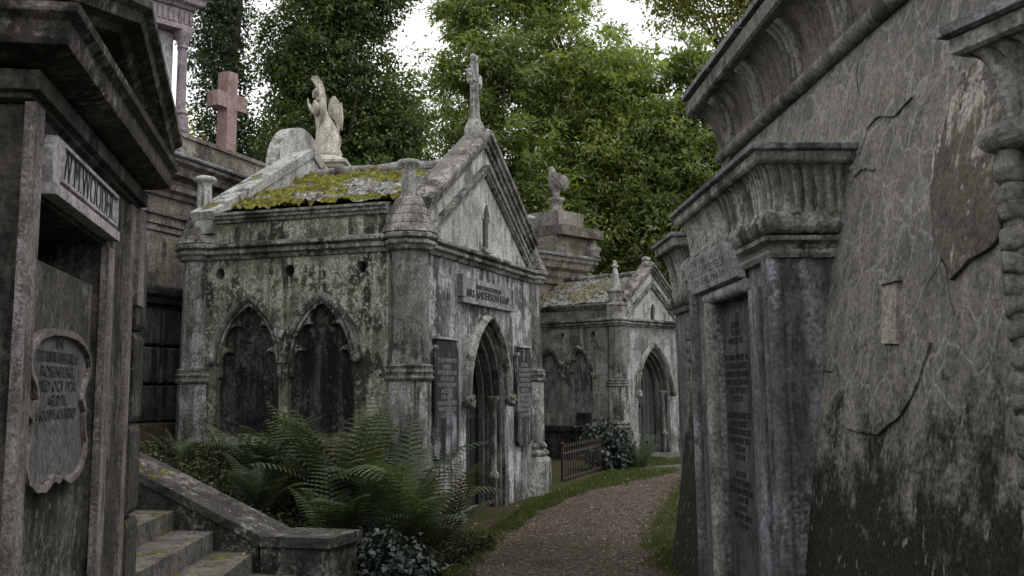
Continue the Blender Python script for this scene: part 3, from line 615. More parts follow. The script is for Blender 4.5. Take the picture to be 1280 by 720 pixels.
for sx in (-1, 1): q.add([(-1.04, .35, 3.16), (-1.04, 2.7, 3.16), (-1.04 + sx * 1.2, 2.7, 2.8), (-1.04 + sx * 1.2, .35, 2.8), (-1.04, .35, 2.7), (-1.04, 2.7, 2.7), (-1.04 + sx * 1.2, 2.7, 2.7), (-1.04 + sx * 1.2, .35, 2.7)], [(0, 1, 2, 3), (4, 7, 6, 5), (0, 3, 7, 4), (1, 5, 6, 2), (2, 6, 7, 3)])
q.build('roof', M_leftd, left)
q = MB(); q.sweep([(-3.6, .85), (.26, .85), (.26, 3)], [(.02, 2.38), (-.03, 2.4), (-.06, 2.46), (-.12, 2.5), (-.13, 2.6), (-.16, 2.62), (-.16, 2.68), (.02, 2.72)], XY); q.build('body_cornice', M_leftd, left)
# second small cornice return beside the portal
q = MB(); q.sweep([(.0, .12), (.22, .12), (.22, .85)], [(.02, 2.30), (-.02, 2.31), (-.05, 2.36), (-.1, 2.40), (-.1, 2.45), (.02, 2.47)], XY); q.box(.0, .22, .12, .85, -.3, 2.31); q.build('side_pier', M_left, left)
# name sign with scrolled ends
q = MB(); sx0, sx1, sz0, sz1 = -1.86, -.72, 2.222, 2.42
pts = [(sx0 + .02, sz0 + .04), (sx1 - .02, sz0 + .04), (sx1, sz0 + .09), (sx1, sz1 - .04), (sx1 - .03, sz1), (sx0 + .04, sz1), (sx0, sz1 - .05), (sx0, sz0 + .09)]
q.slab([pts], XZ, -.035, .01); q.box(sx0 + .0, sx1, -.05, .01, sz0, sz0 + .038)
q.sweep([(sx0 + .1, sz0 + .055), (sx1 - .03, sz0 + .055), (sx1 - .03, sz1 - .012), (sx0 + .1, sz1 - .012)], [(0, -.03), (0, -.046), (.012, -.046), (.012, -.03)], XZ, closed=True)
sg = q.build('name_sign', M_sign, left)
lettering([('W.M.WOODER.', .135)], 1.02, sg, M_ink, (-1.26, -.0365, 2.283), .1, ext=.001, widths=[.94], bold=0)
# violin shaped memorial tablet in the recess
q = MB(); cxT = 0.
half = [(0, 1.83), (.12, 1.825), (.22, 1.80), (.29, 1.755), (.315, 1.70), (.30, 1.645), (.25, 1.60), (.235, 1.555), (.27, 1.515), (.30, 1.50), (.27, 1.475), (.275, 1.42), (.30, 1.37), (.30, 1.31), (.27, 1.255), (.2, 1.215), (.12, 1.205), (.04, 1.235), (0, 1.22)]
pts = [(cxT + x, z) for x, z in half] + [(cxT - x, z) for x, z in half[1:-1][::-1]]
pts = [(-1.40 + p[0] * 1.5, 1.82 - (1.83 - p[1]) * .86) for p in pts]
q.slab([pts[::-1]], XZ, .012, .031); tb = q.build('memorial_tablet', M_tablet, left)
q = MB(); q.sweep(pts, [(0, .011), (0, -.004), (-.022, -.004), (-.026, .011)], XZ, closed=True); q.build('tablet_rim', M_leftp, tb)
lettering(['IN', 'AFFECTIONATE REMEMBRANCE OF', 'ROSENBERG.', 'DIED OCT 1920.', 'AGED 76.', 'A GOOD PEACE-FRIEND'], .72, tb, M_ink2, (-1.43, .0105, 1.755), .048, ext=.002, widths=[.1, .62, .5, .58, .3, .6])

# ------------------------------------------------------------------ steps, stringer and bank
steps = thing('stone_steps', 'worn stone steps climbing beside the left tomb with a few fallen yellow leaves', 'steps', (-1.68, 8.64, 0))
for k in range(8):
    zt_ = .22 + .15 * k; x1 = -.345 * k; y1 = .112 * k; q = MB()
    n = 9; top = []
    q.slab([[(x1, y1 + .02), (x1 - .36 if k < 7 else x1 - 1.4, y1 + .13), (x1 - .36 + .1, y1 - 3.6), (x1 + .13, y1 - 3.6)]], lambda u, w, d: (u, w, d), zt_, zt_ - .16 if k else -.3)
    q.slab([[(x1 - .04, y1 + .0), (x1 - 1.5, y1 + .2), (x1 - 1.5, y1 - 3.6), (x1 + .09, y1 - 3.6)]], lambda u, w, d: (u, w, d), zt_ - .161, -.3) if k else None
    q.build('step', M_step, steps)
sr = thing('stair_stringer', 'sloping dark stone stair wall ending in a square block in front of the ferns', 'stair wall', (-1.95, 8.72, 0), 161.74)
# local x climbs, local y points toward the camera side (negative) / away
q = MB(); prof = [(-.50, -.3), (-.50, .5), (.0, .5), (3.4, 1.95), (3.4, -.3)]
q.slab([[(.03, -.3), (3.4, -.3), (3.4, 1.75), (1.3, .96), (.03, .44)]], lambda u, w, d: (u, -d, w), -.02, .40); q.build('stair_wall', M_kerb, sr)
q = MB(); q.slab([[(.01, .43), (1.3, .96), (3.4, 1.75), (3.4, 1.81), (1.28, 1.02), (.0, .5)]], lambda u, w, d: (u, -d, w), -.05, .44); q.build('sloping_coping', M_kerb, sr)
q = MB(); q.box(-.57, .0, -.46, .04, -.3, .42); q.build('end_block', M_kerb, sr)
q = MB(); q.box(-.6, -.002, -.5, .06, .422, .5); q.build('block_capping', M_kerb, sr)

def bank_z(X, Y):      # coordinates of the nearer mausoleum
    z = .02 + .95 * smooth(-.5, 2.3, Y) * (1 - .12 * smooth(-1, 0, X)) + .25 * smooth(1.5, 4, Y) * smooth(-1.5, -3, X)
    return z + .05 * noise.noise(Vector((X * 2, Y * 2, 1))) + .02 * noise.noise(Vector((X * 7, Y * 7, 1)))
mb = MB(); vs = []; fs = []; nx, ny = 60, 80
for j in range(ny + 1):
    for i in range(nx + 1):
        X = -2.85 + 3.0 * i / nx; Y = -1. + 5.0 * j / ny
        e = smooth(-1.0, -.5, Y) * smooth(.15, -.02, X) if X > -.0 else smooth(-1.0, -.4, Y)
        z = bank_z(X, Y); p = to_world(*MAIN, (X, Y, z)); vs.append((p[0], p[1], max(z, -.2) * 1 + (0 if Y > -.6 else -.15)))
for j in range(ny):
    for i in range(nx): k = j * (nx + 1) + i; fs.append((k, k + nx + 1, k + nx + 2, k + 1))
mb.add(vs, [f[::-1] for f in fs], True); soil = simple('leafy soil', (.02, .017, .01), (.07, .055, .03), 12, .95, .03); tag(mb.build('soil_bank', soil), kind='structure')
# upper terrace left of the steps
q = MB(); q.slab([[(-12, 8.0), (-4.2, 8.0), (-4.2, 9.6), (-4.9, 9.9), (-3.8, 13.2), (-12, 16)]], lambda u, w, d: (u, w, d), 1.25, -.3); tag(q.build('upper_terrace', soil), kind='structure')

# ------------------------------------------------------------------ terrace wall behind the mausoleum
wo_ = (MAIN[0][0] - 3.55 * sin(R(MAIN[1])), MAIN[0][1] + 3.55 * cos(R(MAIN[1])))
ring = thing('terrace_wall', 'tall classical terrace wall with banded entablature behind the nearer mausoleum', 'wall', (*wo_, 0), 73)
X0, X1 = -1.5, 6.2
q = MB(); q.box(X0, X1, 0, .6, 2.9, 4.45); q.build('upper_wall', M_ring, ring)
q = MB(); q.box(X0, X1, .1, .6, -.3, 2.78); q.build('lower_wall', M_ringlow, ring)
for j in range(6):
    z0_ = 2.16 - .46 * j; x = X0 - (.5 if j % 2 else 0)
    lens = [1.45, 1.1, 1.3, 1.2]; k = 0
    while x < X1 - .1:
        l = .86 if False else (1.01 if abs(x + .5) < .4 else lens[k % 4]); xe = min(X1, .50 if (x < .3 and x + l > .35) else x + l)
        a0 = max(x, X0) + .015
        if xe - a0 > .15:
            q = MB(); q.sweep([(a0, z0_ + .015), (xe - .015, z0_ + .015), (xe - .015, z0_ + .445), (a0, z0_ + .445)], [(0, .1), (0, .03), (.02, .012), (.03, .012), (.03, .1)], XZ, closed=True)
            q.box(a0 + .03, xe - .045, .014, .1, z0_ + .045, z0_ + .415); q.build('rusticated_block', M_ringlow, ring)
        x = xe; k += 1
q = MB(); q.sweep([(X0, 0), (X1, 0)], [(.1, 2.66), (-.0, 2.68), (-.02, 2.74), (-.1, 2.78), (-.12, 2.84), (-.12, 2.87), (-.02, 2.9), (.1, 2.92)], XY); q.build('string_course', M_ringlow, ring)
q = MB(); q.sweep([(X0, 0), (X1, 0)], [(.1, 3.55), (-.02, 3.56), (-.025, 3.63), (-.045, 3.64), (-.05, 3.74), (-.08, 3.75), (-.09, 3.79), (.02, 3.8), (.02, 3.98), (-.04, 4.0), (-.06, 4.05), (-.12, 4.08), (-.13, 4.14), (-.05, 4.16), (-.07, 4.22), (-.2, 4.26), (-.23, 4.36), (-.3, 4.4), (-.3, 4.45), (.1, 4.45)], XY); q.build('entablature', M_ring, ring)
q = MB(); q.sweep([(X0, 0), (X1, 0)], [(.4, 4.452), (-.34, 4.452), (-.35, 4.475), (-.33, 4.5), (.4, 4.53)], XY); q.build('coping', M_cap, ring)
q = MB()
for k in range(40):
    x = X0 + .1 + k * .19
    if x < X1 - .1: q.box(x, x + .1, -.1, .0, 4.085, 4.15)
q.build('dentils', M_ring, ring)
q = MB(); q.box(X0, X1, .32, .6, 4.4, 4.96); q.box(X0, X1, .29, .63, 4.962, 5.02); q.build('parapet', M_ring, ring)
# terrace ground behind
q = MB(); pp = [to_world(wo_, 73, p) for p in ((-6, .5, 0), (9, .5, 0), (9, 8, 0), (-6, 8, 0))]; q.slab([[(p[0], p[1]) for p in pp]], lambda u, w, d: (u, w, d), 4.6, -.3); tag(q.build('high_terrace', soil), kind='structure')

def on_ring(X, Y, Z): return to_world(wo_, 73, (X, Y, Z))
cx_ = thing('granite_cross', 'plain pink granite cross standing on the terrace above the wall', 'grave cross', (-4.27, 16.0, 4.72), 62); cx_.scale = (.8, .85, .9)
q = MB(); q.slab([[(-.13, 0), (.13, 0), (.13, 1.2), (.4, 1.2), (.4, 1.46), (.13, 1.46), (.13, 1.83), (-.13, 1.83), (-.13, 1.46), (-.4, 1.46), (-.4, 1.2), (-.13, 1.2)]], XZ, -.12, .12); q.build('cross', M_pink, cx_)
cp_ = thing('canopy_monument', 'mauve granite canopy monument with fluted corner columns, behind the left tomb pediment', 'monument', (-5.33, 15.75, 5.02), 50)
q = MB(); q.box(-.5, .5, -.5, .5, 0, .22); q.box(-.44, .44, -.44, .44, .22, .32); q.box(-.4, .4, -.4, .4, .32, .38); q.build('plinth', M_pinkgrey, cp_)
q = MB(); q.box(-.2, .2, -.2, .2, .38, 1.92); q.build('core', M_sign, cp_)
for a in (-1, 1):
    for b in (-1, 1):
        q = MB(); vs = []; zs = [(.13, .38), (.13, .42), (.12, .44), (.115, .62), (.1, .64), (.12, .67), (.085, .71), (.075, .74), (.07, 1.66), (.085, 1.68), (.075, 1.71), (.095, 1.78), (.13, 1.86), (.14, 1.9), (.14, 1.93)]
        n = 32
        for i in range(n):
            t = 2 * pi * i / n
            for r, z in zs: rr = r * (1 - (.10 if i % 2 else 0) * (.7 < z < 1.68 or .43 < z < .63)); vs.append((a * .3 + rr * cos(t), b * .3 + rr * sin(t), z))
        w_ = len(zs); q.add(vs, [(i * w_ + k, ((i + 1) % n) * w_ + k, ((i + 1) % n) * w_ + k + 1, i * w_ + k + 1) for i in range(n) for k in range(w_ - 1)]); q.build('column', M_pinkgrey, cp_)
q = MB(); q.box(-.42, .42, -.42, .42, 1.93, 2.0); q.box(-.39, .39, -.39, .39, 2.0, 2.25)
for s_ in range(9): q.box(-.38 + s_ * .09, -.33 + s_ * .09, -.405, -.39, 2.03, 2.22); q.box(-.405, -.39, -.38 + s_ * .09, -.33 + s_ * .09, 2.03, 2.22)
q.sweep([(-.39, -.39), (.39, -.39), (.39, .39), (-.39, .39)], [(.02, 2.25), (-.04, 2.26), (-.06, 2.3), (-.13, 2.33), (-.15, 2.4), (-.18, 2.43), (.02, 2.46)], XY, closed=True); q.build('entablature', M_pinkgrey, cp_)
q = MB(); q.frustum(0, 0, 2.46, 2.8, .4, .4, .22, .22); q.frustum(0, 0, 2.8, 3.5, .2, .2, .03, .03); q.build('spirelet', M_pinkgrey, cp_)

# ------------------------------------------------------------------ rear tomb with the seated bird statue
rt_ = thing('entablature_tomb', 'square corniced tomb with mossy attic block behind and right of the nearer gable', 'tomb', (1.40 * 1.5, 19.3 * 1.5, 1.6 - 1.6 * 1.5 + .06), 50); rt_.scale = (1.5,) * 3
# local: x right along face, corner on the right at x=0; y into the tomb
q = MB(); q.box(-3.0, -.25, .25, 2.2, -.2, 3.45); q.build('body', M_ring, rt_)
q = MB(); q.sweep([(-3.0, .25), (-.25, .25), (-.25, 2.2)], [(.02, 3.0), (-.05, 3.02), (-.05, 3.14), (-.02, 3.15), (-.02, 3.32), (-.1, 3.34), (-.12, 3.42), (-.16, 3.46), (-.18, 3.55), (-.28, 3.6), (-.3, 3.68), (-.34, 3.72), (-.34, 3.78), (.02, 3.8)], XY)
for k in range(6): q.box(-.62 + k * .075, -.575 + k * .075, .06, .2, 3.27, 3.32)
q.build('cornice', M_ring, rt_)
q = MB(); q.sweep([(-3.0, .25), (-.25, .25), (-.25, 2.2)], [(.3, 3.79), (-.37, 3.785), (-.38, 3.81), (-.36, 3.84), (.3, 3.88)], XY); q.build('coping', M_cap, rt_)
q = MB(); q.box(-1.0, -.02, .02, 1.1, 3.8, 4.16); q.build('attic_block', stone('mossy attic stone', (.16, .145, .12), (.04, .035, .03), (.3, .28, .24), .4, .3, .3, 1.6, .9, .3, seed=44), rt_)
q = MB(); q.lathe(.02, .0, [(.16, 3.84), (.13, 3.9), (.15, 3.95), (.17, 4.0), (.1, 4.06), (.08, 4.16)], 12); q.build('corner_acroterion', M_urn, rt_)
q = MB(); q.box(-.98, .22, -.12, 1.15, 4.17, 4.33); q.box(-.92, .16, -.06, 1.1, 4.33, 4.36); q.build('top_slab', stone('brown top slab', (.13, .115, .1), (.04, .035, .03), (.26, .24, .2), .4, .3, .4, .4, .9, .2, seed=45), rt_)
q = MB(); q.box(-.86, -.14, .05, .95, 4.362, 4.62); q.build('statue_plinth', M_urn, rt_)
bs = thing('bird_statue', 'weathered stone bird statue with folded wings on a moulded pedestal atop the corniced tomb', 'statue', tuple(Vector((1.40 * 1.5, 19.3 * 1.5, -.8 + .06)) + 1.5 * Vector(to_world((0, 0), 56, (-.5, .4, 4.62)))), 20); bs.rotation_euler = (0, 0, R(-25)); bs.scale = (.95, .95, 1.0)
q = MB(); q.lathe(0, 0, [(.29, 0), (.29, .05), (.2, .1), (.16, .18), (.17, .28), (.24, .34), (.25, .4), (.2, .41)], 14, True); q.build('pedestal', M_urn, bs)
q = MB()
def loft(q, rings, n=14, jit=.0):
    vs = []
    for i, (c, rx, ry, tilt) in enumerate(rings):
        for k in range(n):
            a = 2 * pi * k / n; fold = 1 + jit * sin(a * 9 + i * .5) * (0.6 + .4 * sin(i))
            x, y = rx * cos(a) * fold, ry * sin(a) * fold
            vs.append((c[0] + x, c[1] + y, c[2] + x * tilt))
    fs = [(i * n + k, i * n + (k + 1) % n, (i + 1) * n + (k + 1) % n, (i + 1) * n + k) for i in range(len(rings) - 1) for k in range(n)]
    q.add(vs, fs + [tuple(range(n))[::-1], tuple((len(rings) - 1) * n + k for k in range(n))], True)
loft(q, [((0, 0, .41), .13, .12, 0), ((0, 0, .5), .09, .1, 0), ((.0, 0, .6), .12, .13, .1), ((.02, 0, .74), .2, .17, .2), ((0, 0, .88), .22, .18, .3), ((-.05, 0, 1.0), .17, .15, .3), ((-.10, 0, 1.09), .12, .11, .1), ((-.11, 0, 1.16), .09, .09, 0), ((-.12, 0, 1.22), .085, .08, 0), ((-.12, 0, 1.29), .035, .035, 0)], 16, .05)
q.tube([(-.17, 0, 1.22), (-.22, 0, 1.17), (-.2, 0, 1.06)], [.04, .03, .012], 8); q.build('body', M_urn, bs)
for s_ in (-1, 1):
    q = MB()
    loft(q, [((.18, s_ * .12, .60), .02, .02, 0), ((.22, s_ * .15, .68), .1, .035, .2), ((.16, s_ * .17, .8), .17, .045, .3), ((.08, s_ * .17, .93), .19, .05, .4), ((-.0, s_ * .15, 1.03), .13, .045, .3), ((-.04, s_ * .12, 1.1), .05, .03, 0)], 12, .04)
    for f_ in range(4): q.tube([(.0 + f_ * .03, s_ * .2, 1.02 - f_ * .03), (.12 + f_ * .05, s_ * .2, .86 - f_ * .04), (.24 + f_ * .02, s_ * .18, .7 - f_ * .02)], [.02, .025, .01], 6)
    q.build('wing', M_urn, bs)
    q = MB(); q.tube([(0, s_ * .07, .62), (.02, s_ * .08, .5), (0, s_ * .08, .42)], [.045, .035, .03], 8); q.tube([(0, s_ * .08, .42), (-.1, s_ * .09, .415)], [.03, .015], 6); q.build('leg', M_urn, bs)

# ------------------------------------------------------------------ angel on its pedestal
ang = thing('angel_statue', 'cream stone angel with raised wings and praying hands, above the mossy roof', 'statue', (-3.07, 17.5, 4.25), 0); ang.scale = (.84, .86, .96)
q = MB(); q.box(-.46, .46, -.46, .46, 0, .78); q.build('pedestal_shaft', M_statue, ang)
q = MB(); q.box(-.40, .40, -.40, .40, .78, .92); q.sweep([(-.4, -.4), (.4, -.4), (.4, .4), (-.4, .4)], [(.02, .92), (-.04, .93), (-.06, .98), (-.12, 1.0), (-.12, 1.05), (-.04, 1.08), (.02, 1.14)], XY, closed=True); q.box(-.32, .32, -.32, .32, 1.06, 1.17); q.build('pedestal_cap', M_statue, ang)
q = MB(); zb = 1.17
loft(q, [((.04, 0, zb), .30, .27, 0), ((.05, 0, zb + .06), .29, .26, 0), ((.06, 0, zb + .14), .24, .21, .1), ((.09, 0, zb + .24), .25, .2, .1), ((.08, 0, zb + .36), .235, .19, .05), ((.05, 0, zb + .5), .2, .17, 0), ((.01, 0, zb + .62), .17, .15, 0), ((-.04, 0, zb + .72), .14, .13, -.05), ((-.08, 0, zb + .82), .135, .14, -.1), ((-.10, 0, zb + .92), .13, .165, -.1), ((-.11, 0, zb + .985), .1, .15, 0), ((-.115, 0, zb + 1.02), .05, .055, 0), ((-.13, 0, zb + 1.06), .045, .045, 0)], 54, .075)
q.ball((-.165, 0, zb + 1.125), .078, 14, (1, .9, 1.15)); q.ball((-.14, 0, zb + 1.15), .083, 14, (1, 1, 1), .25); q.ball((-.235, 0, zb + 1.11), .014, 6); q.ball((-.22, 0, zb + 1.07), .02, 6)
q.build('robed_figure', M_statue, ang)
for s_ in (-1, 1):
    q = MB(); q.tube([(-.11, s_ * .15, zb + .95), (-.09, s_ * .19, zb + .82), (-.12, s_ * .16, zb + .74), (-.24, s_ * .06, zb + .84), (-.3, s_ * .022, zb + .93)], [.055, .06, .055, .045, .026], 10)
    q.tube([(-.3, s_ * .02, zb + .92), (-.32, s_ * .015, zb + .99), (-.325, s_ * .01, zb + 1.04)], [.022, .018, .008], 8); q.build('arm', M_statue, ang)
def wing(s_, tipz, lean, yo):
    q = MB(); n = 16; front = []; back = []
    cen = [(.0, .78), (.05, .95), (.07, 1.12), (.045, 1.28), (-.02, 1.40), (-.09, 1.445)] if s_ < 0 else [(.05, .70), (.11, .84), (.17, .98), (.2, 1.08), (.16, 1.17), (.1, 1.2)]
    # outline as a leaf-shaped plate: shoulder, sweeping up, tip down to the knees
    if s_ < 0: ol = [(-.02, .82), (-.06, 1.0), (-.1, 1.16), (-.19, 1.28), (-.22, 1.33), (-.17, 1.375), (-.09, 1.37), (-.02, 1.29), (.03, 1.15), (.06, .98), (.07, .8), (.05, .6), (.0, .42), (-.05, .34), (-.045, .5), (-.01, .66)]
    else: ol = [(.04, .82), (.05, .95), (.08, 1.06), (.12, 1.12), (.18, 1.12), (.24, 1.05), (.28, .93), (.30, .78), (.295, .6), (.27, .44), (.24, .4), (.235, .52), (.2, .64), (.14, .72), (.08, .75)]
    th = .035
    def mp(u, w, d): return (u, yo + s_ * (.05 + .1 * (w - .7)) + .03 * sin(u * 9) + d, zb + w)
    q.slab([ol[::-1]], mp, -th, th)
    for k in range(7):
        t = k / 6; 
        if s_ < 0: a_ = (-.06 + .1 * t, 1.22 - .25 * t); b_ = (-.02 + .06 * t - .03, .52 + .06 * t)
        else: a_ = (.1 + .2 * t, .98 + .02 * t); b_ = (.14 + .19 * t, .72 - .22 * t)
        for d in (-1, 1): q.tube([mp(a_[0], a_[1], d * th), mp((a_[0] + b_[0]) / 2 + .015, (a_[1] + b_[1]) / 2, d * th), mp(b_[0], b_[1], d * th)], [.012, .016, .008], 6)
    o = q.build('wing', M_statue, ang)
wing(-1, 0, 0, -.1); wing(1, 0, 0, .1)

# ------------------------------------------------------------------ egyptian tombs on the right
RA = -87.8
def cav(t): return 1 - sqrt(max(0, 1 - t * t)) if t < 1 else 1.
def fluted_cavetto(q, path, z0, z1, o0, o1, pitch=.085, dep=.016, mask=None, n=10, per=14):
    """coved cornice with upright tongues along a mitred path (outward = right of travel)"""
    P = [Vector(p) for p in path]
    segs = list(zip(P, P[1:])); L0 = 0; rows = []
    nrm = [Vector(((b - a).normalized().y, -(b - a).normalized().x)) for a, b in segs]
    for si, (a, b) in enumerate(segs):
        ln = (b - a).length; k = max(2, int(ln / pitch * per)); nn = max(1, round(ln / pitch))
        for i in range(k + 1):
            t = i / k
            def d_at(end):
                if end == 0: m = (nrm[si] + nrm[si - 1]) / (1 + nrm[si].dot(nrm[si - 1])) if si > 0 else nrm[si]
                else: m = (nrm[si] + nrm[si + 1]) / (1 + nrm[si].dot(nrm[si + 1])) if si < len(segs) - 1 else nrm[si]
                return m
            m = d_at(0) * (1 - t) + d_at(1) * t; p = a + (b - a) * t
            ph = (t * nn) % 1.; fl = abs(sin(pi * ph)) ** .6; on = mask(L0 + t * ln) if mask else 1
            row = []
            for j in range(n + 1):
                h = j / n; env = min(1, h * 6) * min(1, (1 - h) * 9 + .0); o = o0 + (o1 - o0) * cav(h * .97) + dep * (fl - 1) * env * on
                row.append((p.x + m.x * o, p.y + m.y * o, z0 + (z1 - z0) * h))
            rows.append(row)
        L0 += ln
    w_ = n + 1; vs = [p for r in rows for p in r]; fs = [(i * w_ + j, (i + 1) * w_ + j, (i + 1) * w_ + j + 1, i * w_ + j + 1) for i in range(len(rows) - 1) for j in range(n)]
    q.add(vs, fs, True)

def portal(root, Wd, D, zt_, zc0, zc1, zcap, over, door=True):
    """Egyptian doorcase: local x toward the camera (0 = near corner), y into the wall"""
    ztor = (zt_ + zc0) / 2; P_ = [(-Wd, D), (-Wd, 0), (0, 0), (0, D)]
    q = MB()
    if door: q.slab([[(-Wd, -.3), (-1.62, -.3), (-1.62, 2.2), (-.66, 2.2), (-.66, -.3), (0, -.3), (0, zc0 + .02), (-Wd, zc0 + .02)]], XZ, 0, .075); q.box(-Wd, 0, .075, D, -.3, zc0 + .02)
    else: q.box(-Wd, 0, 0, D, -.3, zc0 + .02)
    q.build('doorcase', M_rside, root)
    q = MB(); q.sweep(P_, [(.02, 2.33), (-.03, 2.335), (-.045, 2.36), (-.045, 2.38), (-.02, 2.39), (-.03, 2.41), (-.075, 2.43), (-.08, 2.455), (.02, 2.47)], XY); q.build('architrave', M_rtomb, root)
    # horizontal roll
    q = MB(); r = (zc0 - zt_) / 2; q.sweep(P_, [(-.03 - r * cos(t) * 1.0, ztor + r * sin(t)) for t in np.linspace(-pi / 2, pi / 2, 9)] + [(.03, ztor + r), (.03, ztor - r)], XY, smooth=False)
    for i in range(int(Wd / .05)):
        x = -Wd + .03 + i * .05; q.tube([(x, -.03, ztor - r * 1.02), (x + .01, -.03 - r * .75, ztor - r * .75), (x + .022, -.03 - r * 1.04, ztor), (x + .034, -.03 - r * .75, ztor + r * .75), (x + .04, -.03, ztor + r * 1.02)], .009, 5)
    q.build('roll_moulding', M_rtomb, root)
    q = MB(); fluted_cavetto(q, P_, zc0, zc1, .03, over, .064, .042); q.build('fluted_cavetto', M_rtomb, root)
    q = MB(); q.sweep(P_, [(.3, zc1), (-over, zc1 - .005), (-over - .015, zc1 + .01), (-over - .02, zcap - .05), (.3, zcap - .05)], XY); q.build('fascia', M_rtomb, root)
    q = MB(); q.sweep(P_, [(.6, zcap - .048), (-over - .03, zcap - .048), (-over - .05, zcap - .04), (-over - .05, zcap - .01), (-over - .03, zcap), (.6, zcap + .02)], XY); q.box(-Wd + .3, -.35, .0, D, zcap + .0, zcap + .05); q.build('capping', M_cap, root)

tA = thing('egyptian_tomb', 'large sloping walled Egyptian tomb at the right with fluted doorcase and crazed render', 'tomb', (1.53, 6.3, 0), RA)
portal(tA, 2.32, .75, 2.47, 2.60, 2.88, 2.99, .11)
# roll at the corners of the doorcase and inside the door opening
for x, y, r, nm in ((-.035, -.0, .05, 'corner_roll'), (-.13, -.02, .035, 'corner_roll')):
    q = MB(); q.tube([(x, y, z) for z in np.linspace(-.3, 2.33, 12)], r, 14); q.build(nm, M_rside, tA)
q = MB(); q.box(-.6, -.34, -.02, .0, -.3, 2.2); q.build('jamb_panel', M_rside, tA)
q = MB(); q.tube([(-1.68, -.01, z) for z in np.linspace(-.3, 2.2, 12)], .062, 14); q.build('jamb_roll', M_rtomb, tA)
q = MB(); q.tube([(-2.27, -.0, z) for z in np.linspace(-.3, 2.33, 12)], .06, 14); q.build('corner_roll', M_rside, tA)
q = MB(); q.tube([(x, -.02, 2.235) for x in np.linspace(-1.78, -.6, 8)], .045, 12); q.build('lintel_roll', M_plaque, tA)
q = MB(); q.add([(-2.02, -.085, 2.29), (-.62, -.085, 2.29), (-.72, -.135, 2.53), (-2.12, -.135, 2.53), (-2.02, -.02, 2.28), (-.62, -.02, 2.28), (-.72, -.02, 2.53), (-2.12, -.02, 2.53)], [(0, 1, 2, 3), (4, 7, 6, 5), (0, 4, 5, 1), (3, 2, 6, 7), (0, 3, 7, 4), (1, 5, 6, 2)])
pl = q.build('name_plaque', M_plaque, tA)
t_ = lettering([('THE FAMILY VAULT', .05), ('GEO: ORMSBY ESQR', .06), ('OF THIS PARISH', .055)], 1.0, pl, M_ink2, (0, 0, 0), .07, widths=[.86, 1.1, .96], ext=.002); t_.data.materials[0] = M_ink
t_.location = (-1.36, -.120, 2.465); t_.rotation_euler = (atan2(.05, .24), 0, 0)
q = MB(); q.box(-1.60, -.68, .045, .076, .3, 2.1); tb = q.build('memorial_tablet', stone('dark slate tablet', (.06, .06, .062), (.02, .02, .02), (.12, .12, .125), .4, .4, .05, 0, 0, .8, seed=81, bumpd=.004), tA)
lettering(['SACRED', 'TO THE', 'MEMORY OF', '', 'IN LOVING MEMORY OF', 'GEORGE ORMSBY', 'FORMERLY OF THIS PARISH', 'WHO DIED 4TH MAY', 'AGED 61 YEARS', 'ALSO OF', '', 'IN LOVING MEMORY OF', 'JOHN ORMSBY', 'YOUNGEST SON OF THE', 'ABOVE WHO DIED', 'AGED 42', 'ALSO OF', '', 'ALSO OF', 'GEORGE JAMES', 'WHO DIED APRIL 4TH', 'AGED 50', 'AND OF', 'WILLIAM JAMES', 'AGED 71'], .62, tb, M_ink, (-1.24, .0435, 2.0), .056, ext=.002)

# battered wall: y = 0.02 + 0.14 z in the tomb's frame
BX0, BX1, BZ = -3.8, 2.75, 3.75
def wall_y(z): return .14 * z + .085 * max(0, z - 2.3)
def batter(u, w, d): return (u, wall_y(w) + d, w)
slit = [(.80, 1.80), (.88, 1.79), (.885, 2.11), (.80, 2.12)]
q = MB(); nX, nZ = 110, 60
vs = [(BX0 + (BX1 - BX0) * i / nX, 0, -.3 + (BZ + .3) * j / nZ) for j in range(nZ + 1) for i in range(nX + 1)]
vs = [(x, wall_y(z) - .010 * noise.noise(Vector((x * .7, 3, z * .7))) - .008 * noise.noise(Vector((x * 2.3, 8, z * 2.3))), z) for x, _, z in vs]
fs = []
for j in range(nZ):
    for i in range(nX):
        x = BX0 + (BX1 - BX0) * (i + .5) / nX; z = -.3 + (BZ + .3) * (j + .5) / nZ
        
        k = j * (nX + 1) + i; fs.append((k, k + 1, k + nX + 2, k + nX + 1))
q.add(vs, fs, True); q.build('battered_wall', M_wall, tA)
q = MB(); q.box(BX0, BX0 + .35, .6, 2.2, -.3, BZ); q.box(BX0 + .02, BX1, 2.0, 2.2, -.3, BZ)
q.add([(BX0, wall_y(-.3) + .02, -.3), (BX0, wall_y(BZ) + .02, BZ), (BX0, 2.1, BZ), (BX0, 2.1, -.3)], [(0, 3, 2, 1)]); q.build('end_wall', M_corn, tA)
q = MB(); q.slab([[(.93, 1.80), (1.12, 1.79), (1.07, 2.10), (.88, 2.10)]], batter, -.017, .02)
q.build('slit_filling', stone('pale slit mortar', (.3, .275, .24), (.12, .11, .095), (.4, .37, .33), .2, .3, 0, 0, 0, .5, seed=91, bevel=0), tA); q = MB(); q.slab([[(.88, 2.09), (1.12, 2.09), (1.12, 2.11), (.88, 2.11)]], batter, -.034, .1); q.build('slit_lintel', M_rtomb, tA)
